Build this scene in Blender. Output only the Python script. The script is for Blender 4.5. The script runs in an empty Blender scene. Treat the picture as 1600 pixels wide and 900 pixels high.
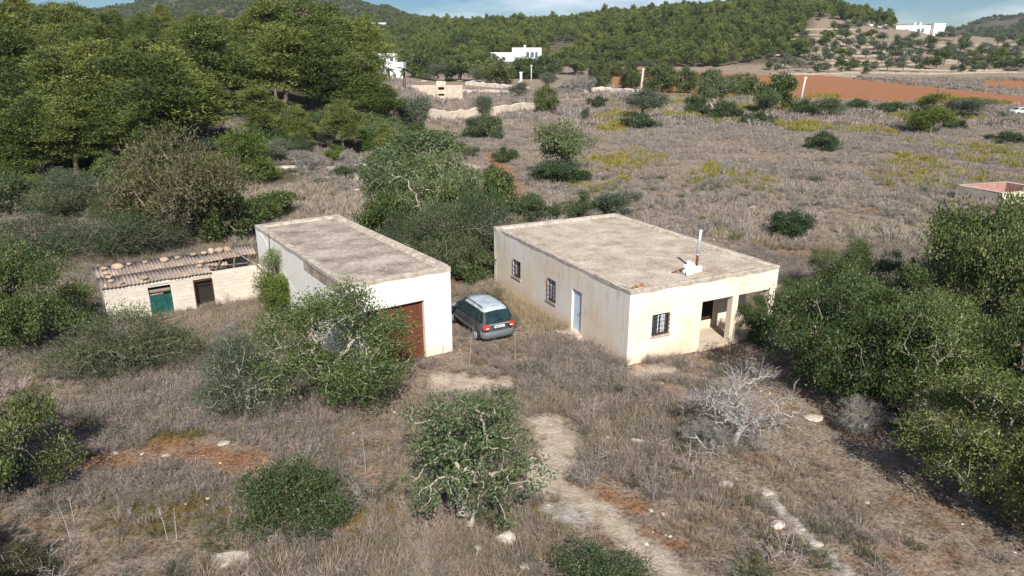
import bpy, math, random
import numpy as np
from mathutils import Vector, Matrix

# ------------------------------------------------------------------ camera, sky, sun
S = bpy.context.scene
COL = S.collection
FPX, PITCH, CAMH = 1071.0, 0.3164, 11.99
cam_d = bpy.data.cameras.new('camera')
cam = bpy.data.objects.new('camera', cam_d); COL.objects.link(cam)
cam.location = (0, 0, CAMH)
cam.rotation_euler = (math.pi / 2 - PITCH, 0, 0)
cam_d.sensor_width = 36.0
cam_d.lens = 36.0 * FPX / 1600.0
cam_d.clip_start = 0.1; cam_d.clip_end = 9000
S.camera = cam

SUN_AZ, SUN_EL = math.radians(171), math.radians(40)      # azimuth from +Y (view direction) clockwise
sun_vec = Vector((math.sin(SUN_AZ) * math.cos(SUN_EL), math.cos(SUN_AZ) * math.cos(SUN_EL), math.sin(SUN_EL)))
sl = bpy.data.lights.new('sun', 'SUN'); sl.energy = 5.0; sl.angle = math.radians(0.53); sl.color = (1.0, 0.95, 0.87)
so = bpy.data.objects.new('sun', sl); COL.objects.link(so)
so.rotation_euler = sun_vec.to_track_quat('Z', 'Y').to_euler()
so.location = (0, -20, 60)

W = bpy.data.worlds.new('World'); S.world = W; W.use_nodes = True
wn, wl = W.node_tree.nodes, W.node_tree.links
wn.clear()
sky = wn.new('ShaderNodeTexSky'); sky.sky_type = 'NISHITA'; sky.sun_disc = False
sky.sun_elevation = SUN_EL; sky.sun_rotation = SUN_AZ
sky.air_density = 1.0; sky.dust_density = 0.1; sky.ozone_density = 4.0
tc = wn.new('ShaderNodeTexCoord'); mp = wn.new('ShaderNodeMapping'); mp.inputs['Scale'].default_value = (1, 1, 5.5)
wl.new(tc.outputs['Generated'], mp.inputs['Vector'])
cn = wn.new('ShaderNodeTexNoise'); cn.inputs['Scale'].default_value = 4.6; cn.inputs['Detail'].default_value = 7
wl.new(mp.outputs[0], cn.inputs['Vector'])
cr = wn.new('ShaderNodeValToRGB'); cr.color_ramp.elements[0].position = 0.47; cr.color_ramp.elements[1].position = 0.72
wl.new(cn.outputs['Fac'], cr.inputs[0])
cm = wn.new('ShaderNodeMixRGB'); cm.inputs[2].default_value = (15.5, 16.0, 17.0, 1)
mm = wn.new('ShaderNodeMath'); mm.operation = 'MULTIPLY'; mm.inputs[1].default_value = 0.75
wl.new(cr.outputs[0], mm.inputs[0]); wl.new(mm.outputs[0], cm.inputs[0]); hsv = wn.new('ShaderNodeHueSaturation'); hsv.inputs['Saturation'].default_value = 1.7; hsv.inputs['Hue'].default_value = .515; wl.new(sky.outputs[0], hsv.inputs['Color']); wl.new(hsv.outputs[0], cm.inputs[1])
bg = wn.new('ShaderNodeBackground'); bg.inputs['Strength'].default_value = 0.06
wo = wn.new('ShaderNodeOutputWorld')
wl.new(cm.outputs[0], bg.inputs['Color']); wl.new(bg.outputs[0], wo.inputs['Surface'])

S.view_settings.view_transform = 'Standard'; S.view_settings.look = 'None'
S.view_settings.exposure = 0.38; S.view_settings.gamma = 1.0; S.view_settings.use_curve_mapping = False
S.render.engine = 'CYCLES'
S.cycles.use_denoising = True
S.cycles.max_bounces = 6; S.cycles.diffuse_bounces = 3; S.cycles.transparent_max_bounces = 6
S.cycles.caustics_reflective = False; S.cycles.caustics_refractive = False

# ------------------------------------------------------------------ maths helpers
CP, SP = math.cos(PITCH), math.sin(PITCH)
def ray(px, py):
    v = (py - 450) / FPX
    return np.array([(px - 800) / FPX, CP - v * SP, -(SP + v * CP)])
def ratio(row):
    v = (row - 450) / FPX
    return -(SP + v * CP) / (CP - v * SP)
def px_of(u):                      # lateral ratio x/y -> photo column near the horizon
    return 800 + 1071 * u * 1.045

def _hash(ix, iy, s):
    n = (ix.astype(np.int64) * 374761393 + iy.astype(np.int64) * 668265263 + s * 982451653) & 0x7fffffff
    n = ((n ^ (n >> 13)) * 1274126177) & 0x7fffffff
    n = n ^ (n >> 16)
    return (n & 0xffff) / 65535.0
def vnoise(x, y, s=0):
    x = np.asarray(x, float); y = np.asarray(y, float)
    ix, iy = np.floor(x), np.floor(y); fx, fy = x - ix, y - iy
    fx = fx * fx * (3 - 2 * fx); fy = fy * fy * (3 - 2 * fy)
    a, b = _hash(ix, iy, s), _hash(ix + 1, iy, s); c, d = _hash(ix, iy + 1, s), _hash(ix + 1, iy + 1, s)
    return (a * (1 - fx) + b * fx) * (1 - fy) + (c * (1 - fx) + d * fx) * fy
def fbm(x, y, s=0, o=4):
    r = 0; a = 0.5
    for k in range(o):
        r = r + a * vnoise(x * 2 ** k, y * 2 ** k, s + k * 17); a *= 0.5
    return r / (1 - 0.5 ** o)
def sstep(a, b, x):
    t = np.clip((x - a) / (b - a), 0, 1); return t * t * (3 - 2 * t)

# far relief: for photo columns, ground height at distances
YK = np.array([70, 150, 230, 300, 340, 390, 450, 550, 680, 820, 1000, 1300, 1650, 2100, 2900], float)
def zr(row, y): return CAMH + ratio(row) * y
RELIEF = {}
def relief(px, zs): RELIEF[px] = np.array(zs, float)
relief(-900, [0, 3, 6, 9, 10, 11, 12, 14, 16, 20, 30, 40, 60, 60, 40])
relief(90,   [0, 1, 3, 5, 6, 7, 8, 10, 14, 20, 30, 60, zr(20, 1650), 110, 60])
relief(170,  [0, 1, 3, 5, 6, 7, 8, 10, 14, 20, 30, 60, zr(18, 1650), 110, 60])
relief(215,  [0, 1, 3, 5, 6, 7, 8, 10, 14, 20, 35, 80, zr(12, 1650), 120, 60])
relief(260,  [0, 1, 3, 5, 6, 7, 8, 10, 14, 20, 45, 100, zr(-6, 1650), 130, 60])
relief(380,  [0, 1, 3, 5, 6, 8, 9, 12, 18, 28, 55, 115, zr(-16, 1650), 150, 60])
relief(540,  [0, 1.4, 3.2, 5, 7, 9, 12, 17, 24, 34, 56, 100, zr(-2, 1650), 140, 60])
relief(600,  [0, 1.6, 3.2, 5.5, 8, 10, 14, 21, 30, 42, 60, 92, zr(14, 1650), 120, 60])
relief(660,  [0, 1.6, 3.2, 6, 9, 12, 17, 26, 38, 52, 62, 80, zr(31, 1650), 100, 60])
relief(760,  [0, 1.6, 3.2, 6, 9, 12, 18, 28, 41, zr(42, 820), 60, 60, 70, 80, 60])
relief(900,  [0, 1.6, 3.2, 6, 9, 12, 19, 32, 46, zr(40, 820), 60, 50, 50, 60, 50])
relief(950,  [0, 1.6, 3.2, 6, 8.5, 12, 21, 39, zr(33, 680), 60, 50, 40, 40, 40, 40])
relief(1060, [0, 1.6, 3.2, 6, 8.5, 13, 25, zr(27, 550), 56, 50, 40, 35, 30, 30, 30])
relief(1200, [0, 1.6, 3.2, 6, 8.5, 15, 28, zr(16, 550), 60, 50, 40, 35, 30, 30, 30])
relief(1280, [0, 1.6, 3.2, 6, 9, 16, 28, zr(20, 550), 56, 46, 36, 30, 30, 30, 30])
relief(1390, [0, 1.6, 3.2, 6, 9, 15, 25, zr(38, 550), 44, 36, 30, 30, 30, 30, 30])
relief(1470, [0, 1.6, 3.2, 6, 8.5, 13.5, 22, zr(52, 550), 34, 28, 28, 40, zr(48, 1650), 60, 40])
relief(1540, [0, 1.6, 3.2, 6, 8, 12, 20, zr(58, 550), 32, 28, 30, 60, zr(30, 1650), 90, 50])
relief(1620, [0, 1.6, 3.2, 6, 8, 12, 20, zr(58, 550), 32, 28, 36, 80, zr(17, 1650), 120, 60])
relief(2600, [0, 1.6, 3.2, 6, 8, 12, 20, 26, 30, 30, 40, 80, 130, 120, 60])
RX = np.array(sorted(RELIEF)); RZ = np.array([RELIEF[k] for k in RX])
SM = 0.0
def Hf(x, y):
    x = np.asarray(x, float); y = np.asarray(y, float)
    yy = np.maximum(y, 1.0)
    px = px_of(x / np.maximum(yy, 30.0))
    ci = np.clip(np.searchsorted(RX, px) - 1, 0, len(RX) - 2)
    t = np.clip((px - RX[ci]) / (RX[ci + 1] - RX[ci]), 0, 1); t = t * t * (3 - 2 * t)
    ri = np.clip(np.searchsorted(YK, yy) - 1, 0, len(YK) - 2)
    s = np.clip((yy - YK[ri]) / (YK[ri + 1] - YK[ri]), 0, 1)
    s2 = np.where(ri >= 5, s * s * (3 - 2 * s) * 0.5 + s * 0.5, s)
    za = RZ[ci, ri] * (1 - s2) + RZ[ci, ri + 1] * s2
    zb = RZ[ci + 1, ri] * (1 - s2) + RZ[ci + 1, ri + 1] * s2
    z = za * (1 - t) + zb * t
    # wooded slope on the left
    lw = 1 - sstep(280, 640, px) * 0.72 - sstep(610, 700, px) * 0.28
    z = z + lw * np.interp(yy, [52, 66, 80, 100, 130, 170, 230, 330, 480], [0, 1.2, 3.4, 7.2, 12, 14.5, 12, 6, 0])
    # roughness
    fade = sstep(300, 500, yy)
    z = z + (fbm(x * .022 + 7, y * .022, 5, 4) - .5) * (0.35 + 13 * fade * sstep(420, 1000, yy)) * sstep(45, 90, yy)
    z = z + (fbm(x * .45, y * .45, 9, 3) - .5) * 0.22
    return z
def ground(px, py):
    d = ray(px, py)
    ys = np.concatenate([np.arange(9, 120, .2), np.arange(120, 700, 1.0), np.arange(700, 2900, 4.0)])
    X = d[0] / d[1] * ys; Z = CAMH + d[2] / d[1] * ys
    below = np.nonzero(Z < Hf(X, ys))[0]
    i = below[0] if len(below) else len(ys) - 1
    return Vector((X[i], ys[i], float(Hf(X[i], ys[i]))))
def depth(p): return p[1] * CP - (p[2] - CAMH) * SP

# ------------------------------------------------------------------ mesh helpers
def np_mesh(name, V, F, rnd=None, smooth=False):
    """V (n,3); F (m,k) constant k"""
    V = np.asarray(V, np.float32); F = np.asarray(F, np.int32)
    me = bpy.data.meshes.new(name)
    m, k = F.shape
    me.vertices.add(len(V)); me.vertices.foreach_set('co', V.ravel())
    me.loops.add(m * k); me.loops.foreach_set('vertex_index', F.ravel())
    me.polygons.add(m); me.polygons.foreach_set('loop_start', np.arange(0, m * k, k, dtype=np.int32))
    me.polygons.foreach_set('loop_total', np.full(m, k, np.int32))
    if rnd is not None:
        a = me.attributes.new('rnd', 'FLOAT', 'FACE'); a.data.foreach_set('value', np.asarray(rnd, np.float32))
    me.polygons.foreach_set('use_smooth', np.full(m, smooth))
    me.update(); me.validate()
    return me

class MB:
    def __init__(s): s.v = []; s.f = []
    def quad(s, a, b, c, d):
        i = len(s.v); s.v += [tuple(a), tuple(b), tuple(c), tuple(d)]; s.f.append((i, i + 1, i + 2, i + 3))
    def poly(s, pts):
        i = len(s.v); s.v += [tuple(p) for p in pts]; s.f.append(tuple(range(i, i + len(pts))))
    def box(s, x0, x1, y0, y1, z0, z1):
        i = len(s.v)
        s.v += [(x0, y0, z0), (x1, y0, z0), (x1, y1, z0), (x0, y1, z0), (x0, y0, z1), (x1, y0, z1), (x1, y1, z1), (x0, y1, z1)]
        s.f += [tuple(i + k for k in q) for q in ((0, 3, 2, 1), (4, 5, 6, 7), (0, 1, 5, 4), (1, 2, 6, 5), (2, 3, 7, 6), (3, 0, 4, 7))]
    def prism(s, outline, axis_vec):                # outline: 3-D points, extruded by axis_vec
        n = len(outline); i = len(s.v); a = Vector(axis_vec)
        s.v += [tuple(p) for p in outline] + [tuple(Vector(p) + a) for p in outline]
        s.f.append(tuple(i + k for k in range(n))); s.f.append(tuple(i + n + k for k in reversed(range(n))))
        for k in range(n):
            s.f.append((i + k, i + n + k, i + n + (k + 1) % n, i + (k + 1) % n))
    def tube(s, pts, rad, n=8, cap=True):
        pts = [Vector(p) for p in pts]; base = len(s.v)
        for k, p in enumerate(pts):
            d = (pts[min(k + 1, len(pts) - 1)] - pts[max(k - 1, 0)]).normalized()
            a = d.orthogonal().normalized() if k == 0 else (a - d * a.dot(d)).normalized()
            b = d.cross(a); r = rad[k] if hasattr(rad, '__len__') else rad
            for j in range(n):
                t = 2 * math.pi * j / n
                s.v.append(tuple(p + (a * math.cos(t) + b * math.sin(t)) * r))
        for k in range(len(pts) - 1):
            for j in range(n):
                s.f.append((base + k * n + j, base + k * n + (j + 1) % n, base + (k + 1) * n + (j + 1) % n, base + (k + 1) * n + j))
        if cap:
            s.f.append(tuple(base + j for j in reversed(range(n))))
            s.f.append(tuple(base + (len(pts) - 1) * n + j for j in range(n)))
    def wall(s, o, u, nrm, w, h, th, holes=()):
        """wall sheet with rectangular holes: o lower corner of the outer face, u along, nrm outward"""
        o, u, nrm = Vector(o), Vector(u).normalized(), Vector(nrm).normalized(); up = Vector((0, 0, 1))
        xs = sorted({0, w, *[q for a in holes for q in (a[0], a[1])]}); zs = sorted({0, h, *[q for a in holes for q in (a[2], a[3])]})
        def solid(i, j):
            if i < 0 or j < 0 or i >= len(xs) - 1 or j >= len(zs) - 1: return False
            cx, cz = (xs[i] + xs[i + 1]) / 2, (zs[j] + zs[j + 1]) / 2
            return not any(a[0] < cx < a[1] and a[2] < cz < a[3] for a in holes)
        P = lambda x, z, d: o + u * x + up * z - nrm * d
        for i in range(len(xs) - 1):
            for j in range(len(zs) - 1):
                if not solid(i, j): continue
                x0, x1, z0, z1 = xs[i], xs[i + 1], zs[j], zs[j + 1]
                s.quad(P(x0, z0, 0), P(x1, z0, 0), P(x1, z1, 0), P(x0, z1, 0))
                s.quad(P(x1, z0, th), P(x0, z0, th), P(x0, z1, th), P(x1, z1, th))
                if not solid(i - 1, j): s.quad(P(x0, z0, th), P(x0, z0, 0), P(x0, z1, 0), P(x0, z1, th))
                if not solid(i + 1, j): s.quad(P(x1, z0, 0), P(x1, z0, th), P(x1, z1, th), P(x1, z1, 0))
                if not solid(i, j - 1): s.quad(P(x0, z0, th), P(x1, z0, th), P(x1, z0, 0), P(x0, z0, 0))
                if not solid(i, j + 1): s.quad(P(x0, z1, 0), P(x1, z1, 0), P(x1, z1, th), P(x0, z1, th))
    def mesh(s, name, smooth=False, weld=True):
        me = bpy.data.meshes.new(name); me.from_pydata(s.v, [], s.f)
        if weld:
            import bmesh
            bm = bmesh.new(); bm.from_mesh(me); bmesh.ops.remove_doubles(bm, verts=bm.verts, dist=1e-4)
            bmesh.ops.recalc_face_normals(bm, faces=bm.faces); bm.to_mesh(me); bm.free()
        if smooth: me.polygons.foreach_set('use_smooth', [True] * len(me.polygons))
        me.update(); return me
    def build(s, name, mat, parent=None, smooth=False, bevel=0, seg=2):
        o = link(name, s.mesh(name, smooth), mat, parent)
        if bevel:
            b = o.modifiers.new('bevel', 'BEVEL'); b.width = bevel; b.segments = seg; b.limit_method = 'ANGLE'
        return o

def link(name, me, mat=None, parent=None):
    o = bpy.data.objects.new(name, me); COL.objects.link(o)
    if mat is not None and me is not None and not me.materials: me.materials.append(mat)
    if parent is not None: o.parent = parent
    return o
def empty(name, loc=(0, 0, 0), rz=0):
    o = bpy.data.objects.new(name, None); COL.objects.link(o); o.location = loc; o.rotation_euler = (0, 0, rz); o.empty_display_size = .3
    return o
def tag(o, label, cat, group=None):
    o['label'] = label; o['category'] = cat
    if group: o['group'] = group
    return o
def kind(o, k): o['kind'] = k; return o

# ------------------------------------------------------------------ materials
def nodes(name):
    m = bpy.data.materials.new(name); m.use_nodes = True
    n = m.node_tree.nodes; l = m.node_tree.links; b = n['Principled BSDF']
    b.inputs['Specular IOR Level'].default_value = 0.25
    return m, n, l, b
def ramp(n, stops, interp='LINEAR'):
    r = n.new('ShaderNodeValToRGB'); r.color_ramp.interpolation = interp
    e = r.color_ramp.elements
    while len(e) < len(stops): e.new(.5)
    for k, (p, c) in enumerate(stops):
        e[k].position = p; e[k].color = (*c, 1)
    return r
def noise(n, l, vec, scale, detail=5, rough=.6):
    t = n.new('ShaderNodeTexNoise'); t.inputs['Scale'].default_value = scale; t.inputs['Detail'].default_value = detail; t.inputs['Roughness'].default_value = rough
    if vec is not None: l.new(vec, t.inputs['Vector'])
    return t.outputs['Fac']
def coords(n, l, scale=(1, 1, 1), which='Object'):
    t = n.new('ShaderNodeTexCoord'); m = n.new('ShaderNodeMapping'); m.inputs['Scale'].default_value = scale
    l.new(t.outputs[which], m.inputs['Vector']); return m.outputs[0]
def mixc(n, l, fac, a, b, mode='MIX'):
    m = n.new('ShaderNodeMixRGB'); m.blend_type = mode
    for k, v in ((0, fac), (1, a), (2, b)):
        if isinstance(v, (int, float)): m.inputs[k].default_value = v
        elif isinstance(v, tuple): m.inputs[k].default_value = (*v, 1)
        else: l.new(v, m.inputs[k])
    return m.outputs[0]
def math_(n, l, op, a, b=0.0, clamp=False):
    m = n.new('ShaderNodeMath'); m.operation = op; m.use_clamp = clamp
    for k, v in ((0, a), (1, b)):
        if isinstance(v, (int, float)): m.inputs[k].default_value = v
        else: l.new(v, m.inputs[k])
    return m.outputs[0]
def bump(n, l, b, h, strength=.4, dist=.02):
    u = n.new('ShaderNodeBump'); u.inputs['Strength'].default_value = strength; u.inputs['Distance'].default_value = dist
    l.new(h, u.inputs['Height']); l.new(u.outputs[0], b.inputs['Normal'])

def mottled(name, stops, scale=1.5, rough=.9, bstr=.4, bdist=.02, fine=25, stretch=(1, 1, 1), metal=0, spec=.2, objvar=0.0, fw=.28):
    m, n, l, b = nodes(name)
    c = coords(n, l, stretch)
    a = noise(n, l, c, scale, 6); f = noise(n, l, c, fine, 3)
    mixf = math_(n, l, 'ADD', math_(n, l, 'MULTIPLY', a, 1 - fw), math_(n, l, 'MULTIPLY', f, fw))
    r = ramp(n, stops); l.new(mixf, r.inputs[0]); col = r.outputs[0]
    if objvar:
        oi = n.new('ShaderNodeObjectInfo'); hs = n.new('ShaderNodeHueSaturation')
        l.new(math_(n, l, 'ADD', math_(n, l, 'MULTIPLY', oi.outputs['Random'], objvar), 1 - objvar / 2), hs.inputs['Value'])
        l.new(col, hs.inputs['Color']); col = hs.outputs[0]
    l.new(col, b.inputs['Base Color'])
    b.inputs['Roughness'].default_value = rough; b.inputs['Metallic'].default_value = metal; b.inputs['Specular IOR Level'].default_value = spec
    if bstr: bump(n, l, b, f, bstr, bdist)
    return m
def plain(name, col, rough=.6, metal=0, spec=.3):
    v = tuple(min(1, c * 1.15) for c in col); d = tuple(c * .82 for c in col)
    return mottled(name, [(.3, d), (.5, col), (.7, v)], 3, rough, .08, .004, 30, metal=metal, spec=spec)

def stucco(name, base, warm, grey, streak=.55):
    m, n, l, b = nodes(name)
    c = coords(n, l); cs = coords(n, l, (2.6, 2.6, .28))
    big = noise(n, l, c, .55, 6); st = noise(n, l, cs, 1.6, 6, .7); fine = noise(n, l, c, 28, 4); mid = noise(n, l, c, 4, 6, .7)
    r1 = ramp(n, [(.38, (0, 0, 0)), (.66, (1, 1, 1))]); l.new(big, r1.inputs[0])
    col = mixc(n, l, r1.outputs[0], base, warm)
    r2 = ramp(n, [(.50, (0, 0, 0)), (.72, (1, 1, 1))]); l.new(st, r2.inputs[0])
    # run-off stains hang from the parapet
    sep = n.new('ShaderNodeSeparateXYZ'); t = n.new('ShaderNodeTexCoord'); l.new(t.outputs['Object'], sep.inputs[0])
    hz = n.new('ShaderNodeMapRange'); hz.inputs[1].default_value = 1.2; hz.inputs[2].default_value = 3.4; l.new(sep.outputs[2], hz.inputs[0])
    sf = math_(n, l, 'MULTIPLY', math_(n, l, 'MULTIPLY', r2.outputs[0], math_(n, l, 'ADD', hz.outputs[0], .25)), streak, True)
    col = mixc(n, l, sf, col, grey)
    # splashed soil at the foot
    ft = n.new('ShaderNodeMapRange'); ft.inputs[1].default_value = .75; ft.inputs[2].default_value = .0; l.new(sep.outputs[2], ft.inputs[0])
    ff = math_(n, l, 'MULTIPLY', math_(n, l, 'MULTIPLY', ft.outputs[0], mid), 1.0, True)
    col = mixc(n, l, ff, col, (.58, .40, .26))
    r3 = ramp(n, [(.62, (0, 0, 0)), (.70, (1, 1, 1))]); l.new(mid, r3.inputs[0])
    col = mixc(n, l, math_(n, l, 'MULTIPLY', r3.outputs[0], .35), col, grey)
    vo = n.new('ShaderNodeTexVoronoi'); vo.feature = 'DISTANCE_TO_EDGE'; vo.inputs['Scale'].default_value = .55; wv_ = n.new('ShaderNodeVectorMath'); wv_.operation = 'ADD'; nz_ = n.new('ShaderNodeTexNoise'); nz_.inputs['Scale'].default_value = 1.7; nz_.inputs['Detail'].default_value = 6; l.new(c, nz_.inputs['Vector']); l.new(c, wv_.inputs[0]); l.new(nz_.outputs['Color'], wv_.inputs[1]); l.new(wv_.outputs[0], vo.inputs['Vector'])
    rc = ramp(n, [(.002, (1, 1, 1)), (.008, (0, 0, 0))]); l.new(vo.outputs['Distance'], rc.inputs[0]); col = mixc(n, l, math_(n, l, 'MULTIPLY', rc.outputs[0], math_(n, l, 'MULTIPLY', math_(n, l, 'GREATER_THAN', big, .52), .3)), col, (.22, .19, .15))
    l.new(col, b.inputs['Base Color']); b.inputs['Roughness'].default_value = .92; b.inputs['Specular IOR Level'].default_value = .1
    bump(n, l, b, math_(n, l, 'ADD', fine, math_(n, l, 'MULTIPLY', mid, 1.5)), .35, .015)
    return m

def leafmat(name, dark, mid, light, trans=.22, rough=.55, hv=.35):
    m, n, l, b = nodes(name)
    at = n.new('ShaderNodeAttribute'); at.attribute_name = 'rnd'
    r = ramp(n, [(0, dark), (.5, mid), (1, light)]); l.new(at.outputs['Fac'], r.inputs[0])
    oi = n.new('ShaderNodeObjectInfo'); hs = n.new('ShaderNodeHueSaturation')
    l.new(math_(n, l, 'ADD', math_(n, l, 'MULTIPLY', oi.outputs['Random'], hv), 1 - hv / 2), hs.inputs['Value'])
    l.new(math_(n, l, 'ADD', math_(n, l, 'MULTIPLY', oi.outputs['Random'], -.045), .522), hs.inputs['Hue'])
    l.new(r.outputs[0], hs.inputs['Color'])
    l.new(hs.outputs[0], b.inputs['Base Color']); b.inputs['Roughness'].default_value = rough; b.inputs['Specular IOR Level'].default_value = .3
    if trans:
        tr = n.new('ShaderNodeBsdfTranslucent'); mx = n.new('ShaderNodeMixShader'); mx.inputs[0].default_value = trans
        l.new(hs.outputs[0], tr.inputs['Color'])
        l.new(b.outputs[0], mx.inputs[1]); l.new(tr.outputs[0], mx.inputs[2]); l.new(mx.outputs[0], n['Material Output'].inputs['Surface'])
    return m

M = {}
M['house'] = stucco('house_plaster', (.82, .77, .68), (.80, .66, .49), (.44, .42, .38), .8)
M['garage'] = stucco('garage_plaster', (.84, .82, .77), (.82, .76, .66), (.52, .50, .46), .4)
M['roof'] = mottled('roof_screed', [(.30, (.17, .13, .095)), (.40, (.34, .27, .20)), (.47, (.45, .37, .285)), (.54, (.53, .45, .355)), (.62, (.66, .58, .485)), (.74, (.38, .29, .20))], 1.1, .95, .9, .06, 10, fw=.46)
M['roof_g'] = mottled('garage_roof_screed', [(.30, (.10, .08, .06)), (.40, (.22, .18, .14)), (.48, (.34, .285, .225)), (.56, (.46, .395, .315)), (.66, (.57, .50, .41)), (.76, (.33, .25, .16))], .9, .95, .8, .05, 9, (.7, 1, 1), fw=.44)
M['parapet'] = mottled('parapet_cement', [(.3, (.20, .17, .13)), (.42, (.36, .30, .235)), (.55, (.50, .43, .345)), (.66, (.62, .55, .46)), (.75, (.30, .25, .19))], 3.2, .95, .4, .02, 26)
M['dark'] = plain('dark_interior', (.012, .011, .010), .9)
M['rust'] = mottled('rusty_iron', [(.35, (.08, .035, .02)), (.6, (.16, .07, .035))], 6, .8, .2, .004)
M['iron'] = plain('dark_iron', (.045, .035, .03), .6)
M['bluedoor'] = mottled('blue_grey_paint', [(.35, (.56, .66, .76)), (.6, (.68, .77, .85))], 2, .6, .1, .004)
M['brown'] = mottled('brown_lacquered_metal', [(.35, (.11, .035, .02)), (.6, (.17, .06, .032))], 3, .55, .1, .003)
M['louvre'] = plain('dark_brown_louvre', (.06, .032, .022), .6)
M['curtain'] = plain('white_curtain', (.72, .74, .78), .8)
M['glassdark'] = plain('dusty_dark_glass', (.075, .08, .085), .2, spec=.5)
M['galv'] = mottled('galvanised_pipe', [(.35, (.48, .52, .54)), (.6, (.66, .69, .71))], 5, .4, .1, .003, metal=.3)
M['whitepaint'] = plain('white_sheet_metal', (.74, .75, .76), .6)
M['terra'] = mottled('terracotta', [(.35, (.24, .09, .05)), (.6, (.42, .19, .10))], 7, .9, .3, .01, objvar=.5)
M['floor'] = mottled('porch_cement', [(.35, (.46, .38, .29)), (.6, (.60, .51, .40))], 2, .9, .2, .01)
M['block'] = mottled('pale_concrete_block', [(.3, (.44, .37, .28)), (.45, (.62, .56, .46)), (.60, (.74, .71, .64))], .7, .95, .5, .02, objvar=.14)
M['mortar'] = mottled('mortar', [(.35, (.56, .50, .42)), (.6, (.70, .65, .57))], 4, .95, .4, .02)
M['sheet'] = mottled('weathered_fibre_cement', [(.30, (.13, .10, .08)), (.44, (.25, .20, .165)), (.54, (.33, .275, .23)), (.62, (.42, .23, .11))], 1.8, .95, .4, .02, 18, (1, .5, 1), objvar=.35)
M['timber'] = mottled('grey_timber', [(.35, (.14, .11, .085)), (.6, (.28, .23, .18))], 5, .9, .3, .01, 20, (1, 1, .2), objvar=.4)
M['teal'] = mottled('teal_painted_board', [(.35, (.010, .062, .055)), (.6, (.018, .105, .092))], 4, .6, .15, .004, objvar=.25)
M['rock'] = mottled('limestone', [(.3, (.34, .27, .20)), (.5, (.56, .49, .41)), (.66, (.70, .65, .57))], 2.5, .95, .6, .03, 18, objvar=.4)
M['rockorange'] = mottled('ochre_stone', [(.3, (.26, .19, .13)), (.48, (.45, .37, .29)), (.66, (.52, .27, .11))], 3, .95, .6, .03, 18, objvar=.5)
M['drystone'] = mottled('dry_stone', [(.3, (.20, .16, .115)), (.46, (.36, .295, .225)), (.62, (.50, .43, .34))], 1.2, .95, .7, .08, 7)
M['ashlar'] = mottled('sandstone_block', [(.3, (.46, .38, .28)), (.5, (.60, .51, .40)), (.66, (.68, .60, .49))], .8, .95, .5, .05, 9, objvar=.15)
M['white'] = mottled('whitewash', [(.3, (.74, .74, .73)), (.6, (.84, .84, .83))], 1, .9, .2, .01)
M['winblue'] = plain('shaded_window_pane', (.10, .13, .19), .3)
M['pink'] = mottled('faded_red_cistern_lining', [(.35, (.36, .17, .14)), (.6, (.50, .29, .25))], 1.2, .9, .2, .01)
M['cistern'] = mottled('cream_cistern_wall', [(.3, (.40, .34, .25)), (.5, (.58, .51, .39)), (.66, (.66, .60, .48))], 1.5, .95, .4, .02)
M['pole'] = mottled('weathered_white_pole', [(.35, (.52, .49, .45)), (.6, (.70, .67, .62))], 3, .9, .2, .01)
M['asphalt'] = mottled('old_asphalt', [(.35, (.10, .10, .10)), (.6, (.17, .165, .16))], 1, .9, .2, .01)
M['gravel'] = mottled('pale_gravel_track', [(.3, (.42, .34, .26)), (.5, (.56, .47, .37)), (.7, (.64, .56, .46))], .6, .95, .5, .03, 14)
M['bark'] = mottled('grey_brown_bark', [(.35, (.13, .10, .075)), (.6, (.27, .22, .17))], 3, .95, .5, .02, 20, (1, 1, .25))
M['figbark'] = mottled('pale_fig_bark', [(.35, (.30, .26, .20)), (.6, (.46, .41, .33))], 3, .9, .4, .02, 20, (1, 1, .3))
M['deadwood'] = mottled('bleached_dead_wood', [(.35, (.34, .32, .29)), (.6, (.56, .54, .50))], 4, .9, .4, .01, 20, (1, 1, .3))
M['palmbark'] = plain('palm_bark', (.16, .12, .085), .95)
# foliage
M['carob'] = leafmat('carob_leaves', (.027, .046, .013), (.076, .112, .031), (.19, .23, .085), .16, .45, .5)
M['fig'] = leafmat('fig_leaves', (.06, .09, .035), (.12, .16, .065), (.21, .26, .125), .25)
M['lentisk'] = leafmat('lentisk_leaves', (.028, .046, .018), (.060, .092, .034), (.12, .16, .07), .15, .5)
M['olive'] = leafmat('olive_leaves', (.06, .08, .045), (.115, .14, .085), (.21, .235, .16), .15)
M['scrub'] = leafmat('scrub_leaves', (.034, .05, .022), (.068, .094, .042), (.13, .155, .078), .15)
M['brownscrub'] = leafmat('brown_olive_leaves', (.05, .05, .02), (.105, .10, .045), (.18, .165, .08), .15)
M['pine'] = leafmat('pine_needles', (.036, .054, .012), (.118, .155, .034), (.25, .285, .075), .18, .6, .6)
M['pineyoung'] = leafmat('young_pine_needles', (.05, .085, .015), (.105, .165, .03), (.18, .25, .055), .25, .6, .2)
M['greytwig'] = leafmat('bare_grey_twigs', (.19, .165, .14), (.29, .26, .23), (.42, .39, .35), 0, .9)
M['straw'] = leafmat('dry_straw', (.19, .145, .10), (.325, .262, .19), (.54, .46, .355), .15, .8, .6)
M['lilac'] = leafmat('grey_lilac_dry_stems', (.115, .092, .074), (.245, .204, .172), (.44, .385, .335), .1, .85, .8)
M['strawpale'] = leafmat('pale_field_straw', (.23, .185, .135), (.38, .32, .245), (.58, .51, .41), .15, .8, .5)
M['lilacpale'] = leafmat('pale_field_stems', (.165, .138, .118), (.31, .268, .232), (.49, .44, .395), .1, .85, .5)
M['carobbright'] = leafmat('bright_carob_leaves', (.038, .062, .016), (.098, .142, .040), (.21, .262, .095), .2, .45)
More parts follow.
